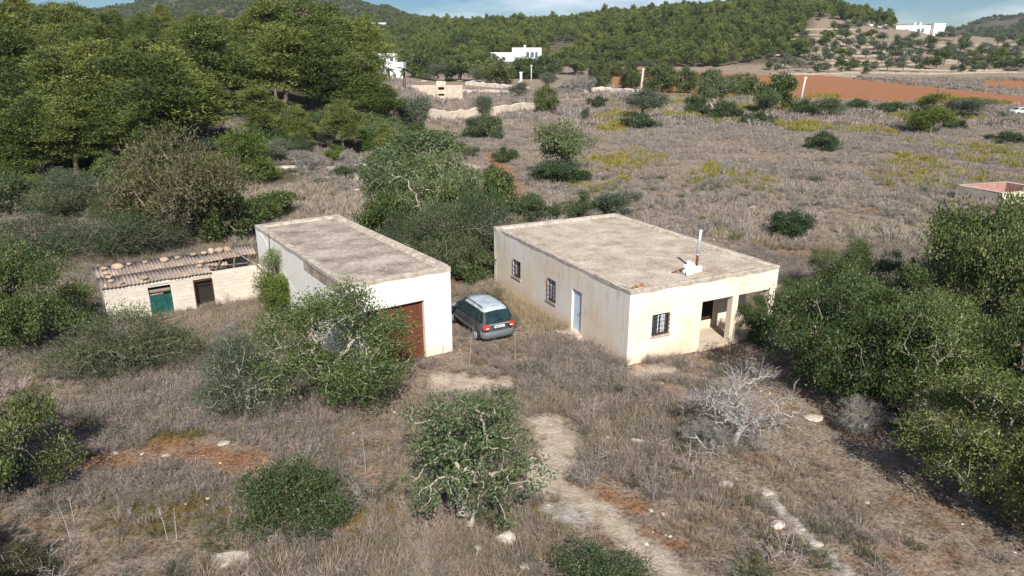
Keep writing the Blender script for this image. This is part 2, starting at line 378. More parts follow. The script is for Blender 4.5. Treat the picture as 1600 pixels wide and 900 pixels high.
M['gold'] = leafmat('golden_dry_grass', (.24, .18, .10), (.38, .30, .18), (.54, .45, .29), .15, .8, .3)
M['weed'] = leafmat('low_green_weed', (.06, .075, .025), (.12, .14, .045), (.20, .22, .08), .2, .6, .4)
M['inula'] = leafmat('yellow_green_weed', (.16, .155, .03), (.31, .28, .05), (.47, .41, .075), .2, .7, .3)

# ------------------------------------------------------------------ soils: blobs and polygons laid out on the ground
def gp(*pts): return np.array([[*ground(x, y)[:2]] for x, y in pts])
def inpoly(x, y, P):
    r = np.zeros(np.shape(x), bool); n = len(P)
    for i in range(n):
        x0, y0 = P[i]; x1, y1 = P[(i + 1) % n]
        c = ((y0 > y) != (y1 > y)) & (x < (x1 - x0) * (y - y0) / (y1 - y0 + 1e-12) + x0)
        r ^= c
    return r
def seg_d(x, y, P):
    d = np.full(np.shape(x), 1e9)
    for (x0, y0), (x1, y1) in zip(P[:-1], P[1:]):
        t = np.clip(((x - x0) * (x1 - x0) + (y - y0) * (y1 - y0)) / ((x1 - x0) ** 2 + (y1 - y0) ** 2 + 1e-9), 0, 1)
        d = np.minimum(d, np.hypot(x - x0 - t * (x1 - x0), y - y0 - t * (y1 - y0)))
    return d
SAND = [(gp((690, 598), (740, 602), (775, 608)), .75), (gp((850, 665), (880, 690), (865, 725), (850, 760)), .62), (gp((860, 765), (905, 780), (940, 805), (985, 845), (1050, 900), (1120, 960)), .42),
        (gp((1000, 583), (1040, 578)), .5), (gp((900, 520), (920, 535)), .45), (gp((800, 448), (765, 440)), .5)]
PALE = [(gp((1195, 765), (1235, 815), (1280, 860), (1330, 905)), .16), (gp((340, 872), (380, 884)), .16), (gp((860, 800), (900, 812)), .35), (gp((640, 283), (655, 255), (640, 232)), .5),
        (gp((700, 250), (745, 262)), .8), (gp((420, 262), (520, 262), (560, 280)), .7)]
RED = [(gp((95, 735), (150, 725), (205, 722)), .55), (gp((515, 832), (555, 822)), .30), (gp((945, 775), (1000, 800)), .45), (gp((705, 432), (760, 438)), 1.0), (gp((770, 240), (790, 275), (800, 310)), 1.3),
       (gp((1030, 605), (1055, 612)), .35), (gp((570, 742), (590, 756)), .25), (gp((560, 300), (600, 290)), .9), (gp((260, 700), (330, 712), (390, 735)), .6), (gp((1010, 840), (1060, 860)), .35), (gp((1225, 395), (1265, 398)), .8)]
MOSS = [(gp((230, 800), (330, 790), (400, 800)), 1.2), (gp((590, 790), (540, 800)), .8), (gp((840, 800), (870, 830)), .5), (gp((260, 690), (300, 680)), .7), (gp((440, 860), (480, 880)), .8)]
FIELD = [gp((945, 108), (1010, 106), (1110, 114), (1210, 118), (1300, 118), (1420, 133), (1520, 143), (1610, 152), (1700, 158), (1700, 172), (1610, 166), (1480, 164), (1380, 161), (1270, 158), (1150, 153), (1060, 152), (960, 140)),
         gp((1530, 126), (1700, 128), (1700, 142), (1540, 136))]
def blobs(x, y, L):
    f = np.zeros(np.shape(x))
    for P, r in L: f = np.maximum(f, 1 - seg_d(x, y, P) / (r * 2))
    return f
HOUSE_O, HOUSE_A = (4.757, 26.06), .46755
GAR_O, GAR_A = (-6.38, 25.14), .60666
def local(x, y, O, a):
    dx, dy = x - O[0], y - O[1]
    return dx * math.cos(a) + dy * math.sin(a), -dx * math.sin(a) + dy * math.cos(a)
def world(lx, ly, O, a): return (O[0] + lx * math.cos(a) - ly * math.sin(a), O[1] + lx * math.sin(a) + ly * math.cos(a))
def built(x, y, m=.12):
    a, b = local(x, y, HOUSE_O, HOUSE_A); r = (a > -m) & (a < 8.22 + m) & (b > -m) & (b < 12.83 + m)
    a, b = local(x, y, GAR_O, GAR_A); r |= (a > -m) & (a < 4.6 + m) & (b > -m) & (b < 12.77 + m)
    r |= (a > -7.6 - m) & (a < 0) & (b > 12.2 - m) & (b < 15.3 + m)
    a, b = local(x, y, (-1.56, 30.5), math.radians(29)); r |= (abs(a) < .8) & (abs(b) < 2.0)
    return r

# ------------------------------------------------------------------ ground sheet
us = np.concatenate([np.linspace(-2.2, -.75, 24, endpoint=False), np.linspace(-.75, -.42, 60, endpoint=False), np.linspace(-.42, .42, 260, endpoint=False), np.linspace(.42, .75, 60, endpoint=False), np.linspace(.75, 2.2, 24)])
ysr = np.concatenate([np.linspace(-60, 8, 16, endpoint=False), np.geomspace(8 + 35, 3100 + 35, 400) - 35])
U, Y = np.meshgrid(us, ysr); X = U * (Y + 62)
Z = Hf(X, np.maximum(Y, 1)); nr, nc = X.shape
idx = np.arange(nr * nc).reshape(nr, nc)
F = np.stack([idx[:-1, :-1], idx[:-1, 1:], idx[1:, 1:], idx[1:, :-1]], -1).reshape(-1, 4)
gm = np_mesh('ground', np.stack([X, Y, Z], -1).reshape(-1, 3), F, smooth=True)
PXg = px_of(X / np.maximum(Y, 30))
forest = ((1 - sstep(430, 640, PXg)) * sstep(55, 75, Y))
forest = np.maximum(forest, sstep(330, 400, Y) * (1 - sstep(1215, 1300, PXg + 60 * (fbm(X * .02, Y * .02, 3) - .5))))
forest = np.maximum(forest, sstep(620, 760, Y))
terr = sstep(318, 345, Y) * sstep(1190, 1270, PXg) * (1 - sstep(600, 720, Y))
fieldm = np.zeros(X.shape)
for P in FIELD: fieldm[inpoly(X, Y, P)] = 1
for nm, arr in (('sand', blobs(X, Y, SAND)), ('pale', blobs(X, Y, PALE)), ('red', blobs(X, Y, RED)), ('moss', blobs(X, Y, MOSS)), ('field', fieldm), ('forest', forest), ('terr', terr)):
    a = gm.attributes.new(nm, 'FLOAT', 'POINT'); a.data.foreach_set('value', arr.astype(np.float32).ravel())
m, n, l, b = nodes('dry_soil')
geo = n.new('ShaderNodeNewGeometry'); pos = geo.outputs['Position']
nb = noise(n, l, pos, .16, 6); nm_ = noise(n, l, pos, 1.1, 6, .65); nf = noise(n, l, pos, 9, 5, .7); nff = noise(n, l, pos, 45, 3, .6); nw = noise(n, l, pos, 2.2, 5, .7)
r = ramp(n, [(.28, (.10, .07, .045)), (.40, (.20, .148, .10)), (.48, (.29, .225, .165)), (.55, (.36, .295, .235)), (.62, (.31, .225, .145)), (.72, (.27, .165, .085))]); 
l.new(math_(n, l, 'ADD', math_(n, l, 'MULTIPLY', nb, .35), math_(n, l, 'MULTIPLY', nm_, .65)), r.inputs[0])
col = r.outputs[0]
rf = ramp(n, [(.34, (.45, .45, .45)), (.5, (1, 1, 1)), (.68, (1.35, 1.32, 1.28))]); l.new(nf, rf.inputs[0])
def att(nm):
    a = n.new('ShaderNodeAttribute'); a.attribute_name = nm; return a.outputs['Fac']
def masked(nm, lo, hi, amp=.9):
    f = math_(n, l, 'ADD', att(nm), math_(n, l, 'MULTIPLY', math_(n, l, 'SUBTRACT', nw, .5), amp))
    q = n.new('ShaderNodeMapRange'); q.inputs[1].default_value = lo; q.inputs[2].default_value = hi; l.new(f, q.inputs[0]); return q.outputs[0]
def tone(a, bb): 
    q = ramp(n, [(.35, a), (.65, bb)]); l.new(nm_, q.inputs[0]); return q.outputs[0]
col = mixc(n, l, masked('moss', .35, .75), col, tone((.13, .10, .035), (.21, .17, .06)))
# natural red soil showing through here and there
nr_ = noise(n, l, pos, .33, 6, .7); rr = ramp(n, [(.54, (0, 0, 0)), (.66, (1, 1, 1))]); l.new(nr_, rr.inputs[0])
col = mixc(n, l, math_(n, l, 'MULTIPLY', rr.outputs[0], .55), col, (.36, .19, .10))
col = mixc(n, l, masked('terr', .3, .7, .5), col, tone((.21, .165, .12), (.36, .29, .215)))
col = mixc(n, l, masked('forest', .35, .7, .5), col, tone((.085, .075, .045), (.165, .14, .095)))
col = mixc(n, l, masked('red', .40, .95, 1.2), col, tone((.28, .13, .065), (.40, .22, .12)))
col = mixc(n, l, masked('field', .35, .65, .35), col, tone((.30, .135, .062), (.42, .20, .10)))
col = mixc(n, l, 1.0, col, rf.outputs[0], 'MULTIPLY')
rs = ramp(n, [(.30, (.72, .72, .72)), (.5, (1, 1, 1)), (.7, (1.12, 1.1, 1.08))]); l.new(nf, rs.inputs[0])
col = mixc(n, l, masked('sand', .30, .85, 1.1), col, tone((.52, .42, .31), (.70, .60, .47)))
col = mixc(n, l, masked('pale', .30, .85, 1.1), col, tone((.52, .46, .39), (.70, .65, .58)))
col = mixc(n, l, 1.0, col, rs.outputs[0], 'MULTIPLY')
l.new(col, b.inputs['Base Color']); b.inputs['Roughness'].default_value = .97; b.inputs['Specular IOR Level'].default_value = .08
bump(n, l, b, math_(n, l, 'ADD', nf, math_(n, l, 'MULTIPLY', nff, .5)), .9, .12)
g = link('ground', gm, m); kind(g, 'structure')

def strip(name, pts, half, dz, mat):
    """a sheet along ground points, laid dz above the soil"""
    P = np.array([[p[0], p[1]] for p in pts]); q = []
    for a_, b_ in zip(P[:-1], P[1:]):
        k = max(2, int(np.hypot(*(b_ - a_)) / 2)); q += [a_ + (b_ - a_) * t for t in np.linspace(0, 1, k, endpoint=False)]
    q.append(P[-1]); q = np.array(q)
    d = np.gradient(q, axis=0); d /= np.linalg.norm(d, axis=1)[:, None] + 1e-9; nn = np.stack([-d[:, 1], d[:, 0]], 1)
    offs = np.linspace(-half, half, 7); V = []
    for o_ in offs:
        xy = q + nn * o_; V.append(np.column_stack([xy, Hf(xy[:, 0], xy[:, 1]) + dz]))
    V = np.array(V); a_, b_ = V.shape[:2]; ii = np.arange(a_ * b_).reshape(a_, b_)
    Fq = np.stack([ii[:-1, :-1], ii[1:, :-1], ii[1:, 1:], ii[:-1, 1:]], -1).reshape(-1, 4)
    o = link(name, np_mesh(name, V.reshape(-1, 3), Fq, smooth=True), mat); kind(o, 'structure'); return o
strip('road', [ground(x, y) for x, y in ((1130, 168), (1300, 170), (1450, 173), (1600, 178), (1800, 184))], 2.6, .16, M['asphalt'])
strip('gravel_track', [ground(x, y) for x, y in ((640, 172), (700, 178), (780, 175), (850, 166), (930, 153), (1060, 155), (1130, 167))], 3.0, .18, M['gravel'])

# ------------------------------------------------------------------ farmhouse
HW, HL, HH, RZ_ = 8.22, 12.83, 3.3, 3.19
house = empty('farmhouse', (HOUSE_O[0], HOUSE_O[1], 0), HOUSE_A)
tag(house, 'long flat-roofed cream farmhouse with corner porch and stovepipe on the roof', 'house')
FW = (1.2, 2.12, 1.13, 2.08)                               # front window x0 x1 z0 z1
LW1, LW2, LD = (9.58, 10.5), (5.9, 6.75), (3.6, 4.4)
PX, PD, LZ, FT = 3.85, 1.75, 2.25, .12                     # porch start, depth, lintel, floor
mb = MB(); B0 = -.5
mb.wall((0, 0, B0), (1, 0, 0), (0, -1, 0), PX, HH - B0, .28, [(FW[0], FW[1], FW[2] - B0, FW[3] - B0)])
HI = HL - .28
mb.wall((0, HI, B0), (0, -1, 0), (-1, 0, 0), HL - .56, HH - B0, .28,
        [(HI - LW1[1], HI - LW1[0], 1.12 - B0, 2.05 - B0), (HI - LW2[1], HI - LW2[0], .9 - B0, 2.03 - B0), (HI - LD[1], HI - LD[0], .18 - B0, 2.15 - B0)])
mb.wall((HW, PD + .25, B0), (0, 1, 0), (1, 0, 0), HL - PD - .53, HH - B0, .28)
mb.wall((HW, HL, B0), (-1, 0, 0), (0, 1, 0), HW, HH - B0, .28)
mb.wall((PX, PD, B0), (1, 0, 0), (0, -1, 0), HW - PX, 2.9 - B0, .25, [(.75, 2.35, .5 - B0, 2.0 - B0)])
mb.wall((PX, .28, B0), (0, 1, 0), (1, 0, 0), PD - .28, 2.9 - B0, .25)
mb.box(PX, HW, 0, .3, LZ, HH); mb.box(HW - .3, HW, .3, PD, LZ, HH); mb.box(HW - .28, HW, PD, PD + .25, 2.9, HH)
mb.build('wall', M['house'], house, bevel=.025)
mb = MB(); mb.box(.02, HW - .02, .02, HL - .02, 2.75, RZ_)
rf_ = mb.build('roof', M['roof'], house)
mb = MB()                                                  # worn rim, with a notch for the rain spout on the far side
rng = random.Random(4)
def rim(x0, y0, x1, y1, w=.27):
    L = math.hypot(x1 - x0, y1 - y0); k = max(2, int(L / .55)); d = Vector((x1 - x0, y1 - y0, 0)) / L; nn = Vector((-d.y, d.x, 0))
    rows = []
    for i in range(k + 1):
        p = Vector((x0, y0, 0)) + d * (L * i / k); t = HH + .012 + rng.uniform(-.004, .022); ww = w + rng.uniform(-.025, .02)
        rows.append([p + Vector((0, 0, HH - .10 - rng.uniform(0, .10))), p + Vector((0, 0, t - .02)), p + nn * .03 + Vector((0, 0, t)), p + nn * (ww - .04) + Vector((0, 0, t - .01)), p + nn * (ww + .04) + Vector((0, 0, t - .03)), p + nn * (ww + .16) + Vector((0, 0, RZ_ - .03))])
    for a_, b_ in zip(rows[:-1], rows[1:]):
        for j in range(5): mb.quad(a_[j], b_[j], b_[j + 1], a_[j + 1])
e_ = .012
rim(-e_, -e_, HW + e_, -e_); rim(HW + e_, -e_, HW + e_, 6.75); rim(HW + e_, 7.0, HW + e_, HL + e_); rim(HW + e_, HL + e_, -e_, HL + e_); rim(-e_, HL + e_, -e_, -e_)
mb.build('parapet', M['parapet'], house)
mb = MB(); mb.box(PX - .1, HW + .02, -.12, PD + .1, -.4, FT); mb.build('porch_floor', M['floor'], house, bevel=.02)
for x0, x1 in ((5.62, 5.96), (7.84, 8.18)):
    mb = MB(); mb.box(x0, x1, .02, .36, FT - .3, LZ + .05); mb.build('column', M['house'], house, bevel=.03)
def bars(parent, o, u, w, h, nv, nh, mat, r=.011, nrm=(0, -1, 0)):
    o, u, nn = Vector(o), Vector(u), Vector(nrm)
    for i in range(nv):
        p = o + u * (w * (i + .5) / nv) + nn * .03; q = MB(); q.tube([p, p + Vector((0, 0, h))], r, 6); q.build('bar', mat, parent)
    for i in range(nh):
        p = o + Vector((0, 0, h * (i + .5) / nh)) + nn * .05; q = MB(); q.tube([p, p + u * w], r, 6); q.build('bar', mat, parent)
def window(parent, o, u, nrm, w, h, curtain=None, nv=5, nh=4, barmat='iron', bar=True, sill=True):
    """o: lower corner of the opening on the outer face"""
    o, u, nn = Vector(o), Vector(u), Vector(nrm); up = Vector((0, 0, 1))
    P = lambda x, z, d: o + u * x + up * z - nn * d
    f = MB()
    for (a_, b_, c_, d_) in ((0, .05, 0, h), (w - .05, w, 0, h), (.05, w - .05, 0, .05), (.05, w - .05, h - .05, h), (w / 2 - .025, w / 2 + .025, .05, h - .05)):
        f.prism([P(a_, c_, .10), P(b_, c_, .10), P(b_, d_, .10), P(a_, d_, .10)], -nn * .06)
    win = f.build('window', M['louvre'], parent)
    q = MB(); q.prism([P(.03, .03, .15), P(w - .03, .03, .15), P(w - .03, h - .03, .15), P(.03, h - .03, .15)], -nn * .02); q.build('pane', M['glassdark'], win)
    if curtain:
        q = MB(); q.prism([P(curtain[0], .08, .118), P(curtain[1], .08, .118), P(curtain[1], h - .10, .118), P(curtain[0], h - .06, .118)], -nn * .02); q.build('curtain', M['curtain'], win)
    if sill:
        q = MB(); q.prism([P(-.06, -.07, -.05), P(w + .06, -.07, -.05), P(w + .06, 0.004, -.05), P(-.06, 0.004, -.05)], -nn * .12); q.build('sill', M['parapet'], win)
    if bar: bars(win, P(0, -.02, 0), u, w, h + .03, nv, nh, M[barmat], nrm=nn)
    return win
window(house, (FW[0], 0, FW[2]), (1, 0, 0), (0, -1, 0), FW[1] - FW[0], FW[3] - FW[2], (.36, .74), 6, 5)
window(house, (0, LW1[1], 1.12), (0, -1, 0), (-1, 0, 0), .92, .93, (.10, .40), 5, 4)
window(house, (0, LW2[1], .9), (0, -1, 0), (-1, 0, 0), .85, 1.13, (.08, .77), 5, 5)
mb = MB(); mb.box(.09, .14, LD[0] + .004, LD[1] - .004, .18, 2.15); dr = mb.build('door', M['bluedoor'], house, bevel=.008)
mb = MB(); mb.tube([(.085, LD[0] + .12, 1.12), (.03, LD[0] + .12, 1.12), (.03, LD[0] + .25, 1.12)], .014, 6); mb.build('handle', M['iron'], dr)
mb = MB(); mb.box(-.75, .30, LD[0] - .15, LD[1] + .2, -.2, .16); mb.build('doorstep', M['floor'], house, bevel=.03)
sh = MB()
for (a_, b_, c_, d_) in ((4.6, 4.66, .5, 2.0), (6.14, 6.2, .5, 2.0), (4.66, 6.14, .5, .56), (4.66, 6.14, 1.94, 2.0), (5.37, 5.43, .56, 1.94)):
    sh.box(a_, b_, PD + .04, PD + .10, c_, d_)
sh = sh.build('shutter', M['louvre'], house); sh['label'] = 'dark brown louvred shutters in the back wall of the porch'
for k in range(17):
    z = .60 + k * .078
    for a_, b_ in ((4.67, 5.36), (5.44, 6.13)):
        q = MB(); q.prism([(a_, PD + .045, z), (a_, PD + .055, z), (a_, PD + .105, z + .07), (a_, PD + .095, z + .07)], (b_ - a_, 0, 0)); q.build('slat', M['louvre'], sh)
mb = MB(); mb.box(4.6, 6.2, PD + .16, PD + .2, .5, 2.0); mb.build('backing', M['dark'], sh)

# things left on the roof
def hl(lx, ly, z): return Vector((*world(lx, ly, HOUSE_O, HOUSE_A), z))
st = empty('stovepipe', hl(4.55, 1.35, RZ_), HOUSE_A); tag(st, 'thin galvanised stovepipe with rusty lower half standing on farmhouse roof', 'stovepipe')
mb = MB(); mb.tube([(.0, 0, .0), (.03, .01, .78)], .058, 12); mb.build('lower_pipe', M['rust'], st, True)
mb = MB(); mb.tube([(.03, .01, .74), (.10, .02, 1.88)], .066, 12); mb.build('upper_pipe', M['galv'], st, True)
mb = MB(); mb.tube([(.03, .01, .73), (.031, .01, .79)], .072, 12); mb.build('collar', M['galv'], st, True)
mb = MB(); mb.box(-.20, .20, -.18, .17, -.04, .26); mb.build('base_block', M['block'], st, bevel=.03)
cw = empty('chimney_cowl', hl(3.92, 1.12, RZ_), HOUSE_A + .35); tag(cw, 'white bent sheet metal cowl lying beside the stovepipe base', 'chimney cowl')
mb = MB(); mb.prism([(-.32, -.1, .02), (.05, -.22, .02), (.28, -.2, .30), (.30, .12, .42), (.02, .1, .46), (-.08, -.02, .22)], (.05, .07, .10)); mb.build('bent_sheet', M['whitepaint'], cw, bevel=.01)
mb = MB(); mb.tube([(-.05, .15, .0), (.12, .18, .36)], .15, 12); mb.build('cap_drum', M['whitepaint'], cw, True)
mb = MB(); mb.tube([(-.34, .62, .02), (-.12, .1, .30)], .028, 8); mb.build('rod', M['rust'], cw)
def tile_mesh(Lt=.42, r0=.10, r1=.075, th=.014):
    q = MB(); n_ = 7
    for rr, fl in ((0, 0), (th, 1)):
        pass
    ring = lambda y, r: [(math.cos(math.pi * k / n_) * r, y, math.sin(math.pi * k / n_) * r) for k in range(n_ + 1)]
    o0, o1, i0, i1 = ring(0, r0), ring(Lt, r1), ring(0, r0 - th), ring(Lt, r1 - th)
    for k in range(n_):
        q.quad(o0[k], o0[k + 1], o1[k + 1], o1[k]); q.quad(i0[k + 1], i0[k], i1[k], i1[k + 1]); q.quad(o0[k + 1], o0[k], i0[k], i0[k + 1]); q.quad(o1[k], o1[k + 1], i1[k + 1], i1[k])
    for k in (0, n_): q.quad(o0[k], o1[k], i1[k], i0[k])
    return q.mesh('roof_tile')
TM = tile_mesh(); TM.materials.append(M['terra'])
for k, (lx, ly, rz, lab) in enumerate(((.30, .30, .2, 'leftmost loose clay tile on the near corner of farmhouse roof'), (.52, .34, -.3, 'middle loose clay tile on the near corner of farmhouse roof'), (.76, .30, .5, 'rightmost loose clay tile on the near corner of farmhouse roof'))):
    o = link('roof_tile', TM); o.location = hl(lx, ly, HH - .05); o.rotation_euler = (.05, .1 * k - .1, HOUSE_A + rz - 1.2); tag(o, lab, 'roof tile', 'loose clay tiles on the farmhouse roof corner')

# ------------------------------------------------------------------ garage
GW, GL, GH, GR = 4.6, 12.77, 3.84, 3.74
gar = empty('garage', (GAR_O[0], GAR_O[1], 0), GAR_A); tag(gar, 'whitewashed flat-roofed garage with a brown roller door, left of the car', 'garage')
DX0, DX1, DZ = .75, 3.3, 2.6
mb = MB()
mb.wall((0, 0, B0), (1, 0, 0), (0, -1, 0), GW, GH - B0, .28, [(DX0, DX1, .0 - B0, DZ - B0)])
mb.wall((0, GL - .28, B0), (0, -1, 0), (-1, 0, 0), GL - .56, GH - B0, .28); mb.wall((GW, .28, B0), (0, 1, 0), (1, 0, 0), GL - .56, GH - B0, .28); mb.wall((GW, GL, B0), (-1, 0, 0), (0, 1, 0), GW, GH - B0, .28)
mb.build('wall', M['garage'], gar, bevel=.025)
mb = MB(); mb.box(.02, GW - .02, .02, GL - .02, 3.2, GR); mb.build('roof', M['roof_g'], gar)
HH, RZ_ = GH, GR; mb = MB()
rim(-e_, -e_, GW + e_, -e_, .29); rim(GW + e_, -e_, GW + e_, GL + e_, .29); rim(GW + e_, GL + e_, -e_, GL + e_, .29); rim(-e_, GL + e_, -e_, -e_, .29)
mb.build('parapet', M['parapet'], gar)
mb = MB(); mb.box(DX0 - .02, DX1 + .02, .22, .26, -.1, DZ + .02); rd = mb.build('roller_door', M['brown'], gar); rd['label'] = 'brown corrugated roller door'
sm = MB()
nS = 5
for k in range(nS):
    a0, a1 = math.pi * k / nS, math.pi * (k + 1) / nS
    sm.quad((0, -.022 * math.sin(a0), .1 * k / nS), (DX1 - DX0, -.022 * math.sin(a0), .1 * k / nS), (DX1 - DX0, -.022 * math.sin(a1), .1 * (k + 1) / nS), (0, -.022 * math.sin(a1), .1 * (k + 1) / nS))
sm = sm.mesh('slat', True); sm.materials.append(M['brown'])
for k in range(26):
    o = link('slat', sm, None, rd); o.location = (DX0, .215, k * .1)

# ------------------------------------------------------------------ shed (in the garage's frame)
shed = empty('shed', (GAR_O[0], GAR_O[1], 0), GAR_A); tag(shed, 'low block shed with half-collapsed corrugated roof against the garage', 'shed')
SX0, SX1, SY, SB, ST = -7.45, -.05, 12.3, 15.2, 1.78
doors = ((-5.55, -4.5, -.4, 1.48), (-3.48, -2.54, -.4, 1.5))
mb = MB()
mb.wall((SX0, SY + .03, -.5), (1, 0, 0), (0, -1, 0), SX1 - SX0, ST + .5 - .06, .12, [(a_ + .02 - SX0, b_ - .02 - SX0, c_ + .5, d_ + .5) for a_, b_, c_, d_ in doors])
mb.wall((SX0 + .03, SB, -.5), (0, -1, 0), (-1, 0, 0), SB - SY - .05, ST + .5 + .1, .15); mb.wall((SX1 - .01, SB, -.5), (-1, 0, 0), (0, 1, 0), SX1 - SX0 - .05, ST + .66, .15)
wl_ = mb.build('wall', M['mortar'], shed)
bl = {}
def block(w):
    k = round(w, 3)
    if k not in bl:
        q = MB(); q.box(0, k, 0, .17, 0, .194); me = q.mesh('block'); me.materials.append(M['block']); bl[k] = me
    return bl[k]
rng = random.Random(8)
for row in range(11):
    z = -.42 + row * .2; x = SX0 - (.2 if row % 2 else 0)
    while x < SX1:
        a_, b_ = max(x, SX0), min(x + .395, SX1)
        spans = [(a_, b_)]
        for d0, d1, z0, z1 in doors:
            if z + .15 > z0 and z < z1 - .06:
                nsp = []
                for s0, s1 in spans:
                    if s1 <= d0 or s0 >= d1: nsp.append((s0, s1))
                    else:
                        if s0 < d0: nsp.append((s0, d0))
                        if s1 > d1: nsp.append((d1, s1))
                spans = nsp
        for s0, s1 in spans:
            if s1 - s0 > .05 and z + .19 < ST + .01:
                o = link('block', block(s1 - s0), None, wl_); o.location = (s0, SY + rng.uniform(-.012, .006), z)
        x += .4
mb = MB(); mb.box(SX0 - .02, -2.45, SY - .02, SY + .18, ST - .14, ST + .02); mb.build('ring_beam', M['house'], shed, bevel=.02)
gd = MB(); gd.box(-5.53, -4.52, SY + .06, SY + .10, .95, 1.02); gd.box(-5.53, -4.52, SY + .08, SY + .11, -.2, -.1)
gd = gd.build('door', M['teal'], shed); gd['label'] = 'teal plank half door'
for k in range(4):
    q = MB(); x = -5.53 + k * .2535; q.box(x, x + .24, SY + .03, SY + .065, -.3, .97 + (.02 if k % 2 else 0)); q.build('plank', M['teal'], gd)
mb = MB(); mb.box(-5.5, -4.55, SY + .05, SY + .09, 1.20, 1.33); mb.box(-5.5, -4.9, SY + .04, SY + .08, 1.05, 1.12); q = mb.build('hatch_board', M['timber'], shed)
gt = MB()
for (a_, b_, c_, d_) in ((-3.47, -3.43, -.4, 1.46), (-2.6, -2.56, -.4, 1.46), (-3.43, -2.6, 1.42, 1.46), (-3.43, -2.6, -.38, -.34)): gt.box(a_, b_, SY - .03, SY + .01, c_, d_)
gt = gt.build('gate', M['rust'], shed); gt['label'] = 'rusty framed wire mesh gate'
mb = MB()
for k in range(-12, 17):
    for sgn in (1, -1):
        x = -3.43 + k * .075 if sgn > 0 else -2.6 - k * .075
        p0, p1 = Vector((x, SY - .01 - .004 * sgn, -.34)), Vector((x + sgn * 1.0, SY - .01 - .004 * sgn, 1.42))
        t0 = max(0, ((-3.43 if sgn > 0 else -2.6) - x) / (sgn * 1.0)); t1 = min(1, ((-2.6 if sgn > 0 else -3.43) - x) / (sgn * 1.0))
        if t1 > t0: mb.tube([p0 + (p1 - p0) * t0, p0 + (p1 - p0) * t1], .004, 3, False)
o = mb.build('wire_mesh', M['iron'], gt); o['kind'] = 'stuff'
# corrugated sheets
def sheet(w, Ls, amp=.028, pitch=.17):
    nx = int(w / pitch * 8); q = MB()
    pts = [(w * i / nx, amp * math.cos(2 * math.pi * (w * i / nx) / pitch)) for i in range(nx + 1)]
    for (x0, z0), (x1, z1) in zip(pts[:-1], pts[1:]):
        q.quad((x0, 0, z0), (x1, 0, z1), (x1, Ls, z1), (x0, Ls, z0)); q.quad((x1, 0, z1 - .009), (x0, 0, z0 - .009), (x0, Ls, z0 - .009), (x1, Ls, z1 - .009))
        q.quad((x0, 0, z0 - .009), (x1, 0, z1 - .009), (x1, 0, z1), (x0, 0, z0)); q.quad((x0, Ls, z0), (x1, Ls, z1), (x1, Ls, z1 - .009), (x0, Ls, z0 - .009))
    me = q.mesh('corrugated_sheet', True); me.materials.append(M['sheet']); return me
shm = sheet(1.03, 1.66); shs = sheet(1.03, 1.35)
slope = math.atan2(.27, 2.9)
for k in range(5):
    for j in range(2):
        o = link('corrugated_sheet', shm, None, shed); o.location = (SX0 - .1 + k * .985 + rng.uniform(-.01, .01), SY - .16 + j * 1.5, ST + .05 + j * .155 + rng.uniform(0, .02)); o.rotation_euler = (slope, rng.uniform(-.03, .03), rng.uniform(-.035, .035))
for k in range(3):
    o = link('corrugated_sheet', shs, None, shed); o.location = (SX0 + 4.8 + k * .88, SY + 1.25 + .14 * k, ST + .22 + .03 * k); o.rotation_euler = (slope + .05 * k, -.05 + .04 * k, .03 - .04 * k)
o = link('corrugated_sheet', shs, None, shed); o.location = (-2.55, SY + .95, ST + .12); o.rotation_euler = (.02, .09, -.12)
for k, (p0, p1, r) in enumerate((((-2.3, 12.4, 1.82), (-1.2, 14.9, 2.08), .05), ((-1.4, 12.45, 1.75), (-.7, 14.9, 2.05), .05), ((-2.6, 13.1, 1.8), (-.3, 13.3, 1.7), .035), ((-2.4, 12.9, 1.9), (-1.0, 13.9, 1.5), .03), ((-3.1, 12.6, 1.85), (-1.7, 12.9, 1.75), .03),
                                 ((-.5, 12.7, 1.95), (-1.0, 15.1, 2.25), .05), ((-2.2, 14.9, 2.12), (-.1, 14.7, 2.18), .045), ((-1.9, 13.6, 2.0), (-.15, 14.3, 2.05), .03), ((-.2, 12.0, 1.75), (-1.15, 15.2, 2.32), .045))):
    mb = MB(); mb.tube([p0, (np.array(p0) + np.array(p1)) / 2 + np.array((0, 0, .03)), p1], [r, r * .9, r * .8], 7); mb.build('beam', M['timber'], shed)
mb = MB(); mb.box(SX0 + .1, SX1 - .05, SY + .2, SB - .2, -.3, .05); mb.build('floor', M['timber'], shed)
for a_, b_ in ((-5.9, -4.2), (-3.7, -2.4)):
    mb = MB(); mb.box(a_, b_, SY + .45, SY + .5, .05, 1.7); mb.build('shade_panel', M['iron'], shed)  # dark panels added inside to stand in for the shade behind door and gate

def rock_mesh(seed, n=2, sq=.7):
    import bmesh
    r_ = random.Random(seed); bm = bmesh.new(); bmesh.ops.create_icosphere(bm, subdivisions=n, radius=1)
    dirs = [(Vector((r_.gauss(0, 1), r_.gauss(0, 1), r_.gauss(0, 1))).normalized(), r_.uniform(.55, .95)) for _ in range(9)]
    for v in bm.verts:
        p = v.co.copy(); k = 1 + r_.uniform(-.04, .04)
        for d, c in dirs:
            t = p.dot(d)
            if t > c: p -= d * (t - c) * .85
        v.co = Vector((p.x * k, p.y * k, p.z * k * sq))
    me = bpy.data.meshes.new('rock'); bm.to_mesh(me); bm.free(); return me
RM = [rock_mesh(s) for s in range(7)]; RMO = [m_.copy() for m_ in RM]
for m_ in RM: m_.materials.append(M['rock'])
for m_ in RMO: m_.materials.append(M['rockorange'])
def gl(lx, ly, z): return Vector((*world(lx, ly, GAR_O, GAR_A), z))
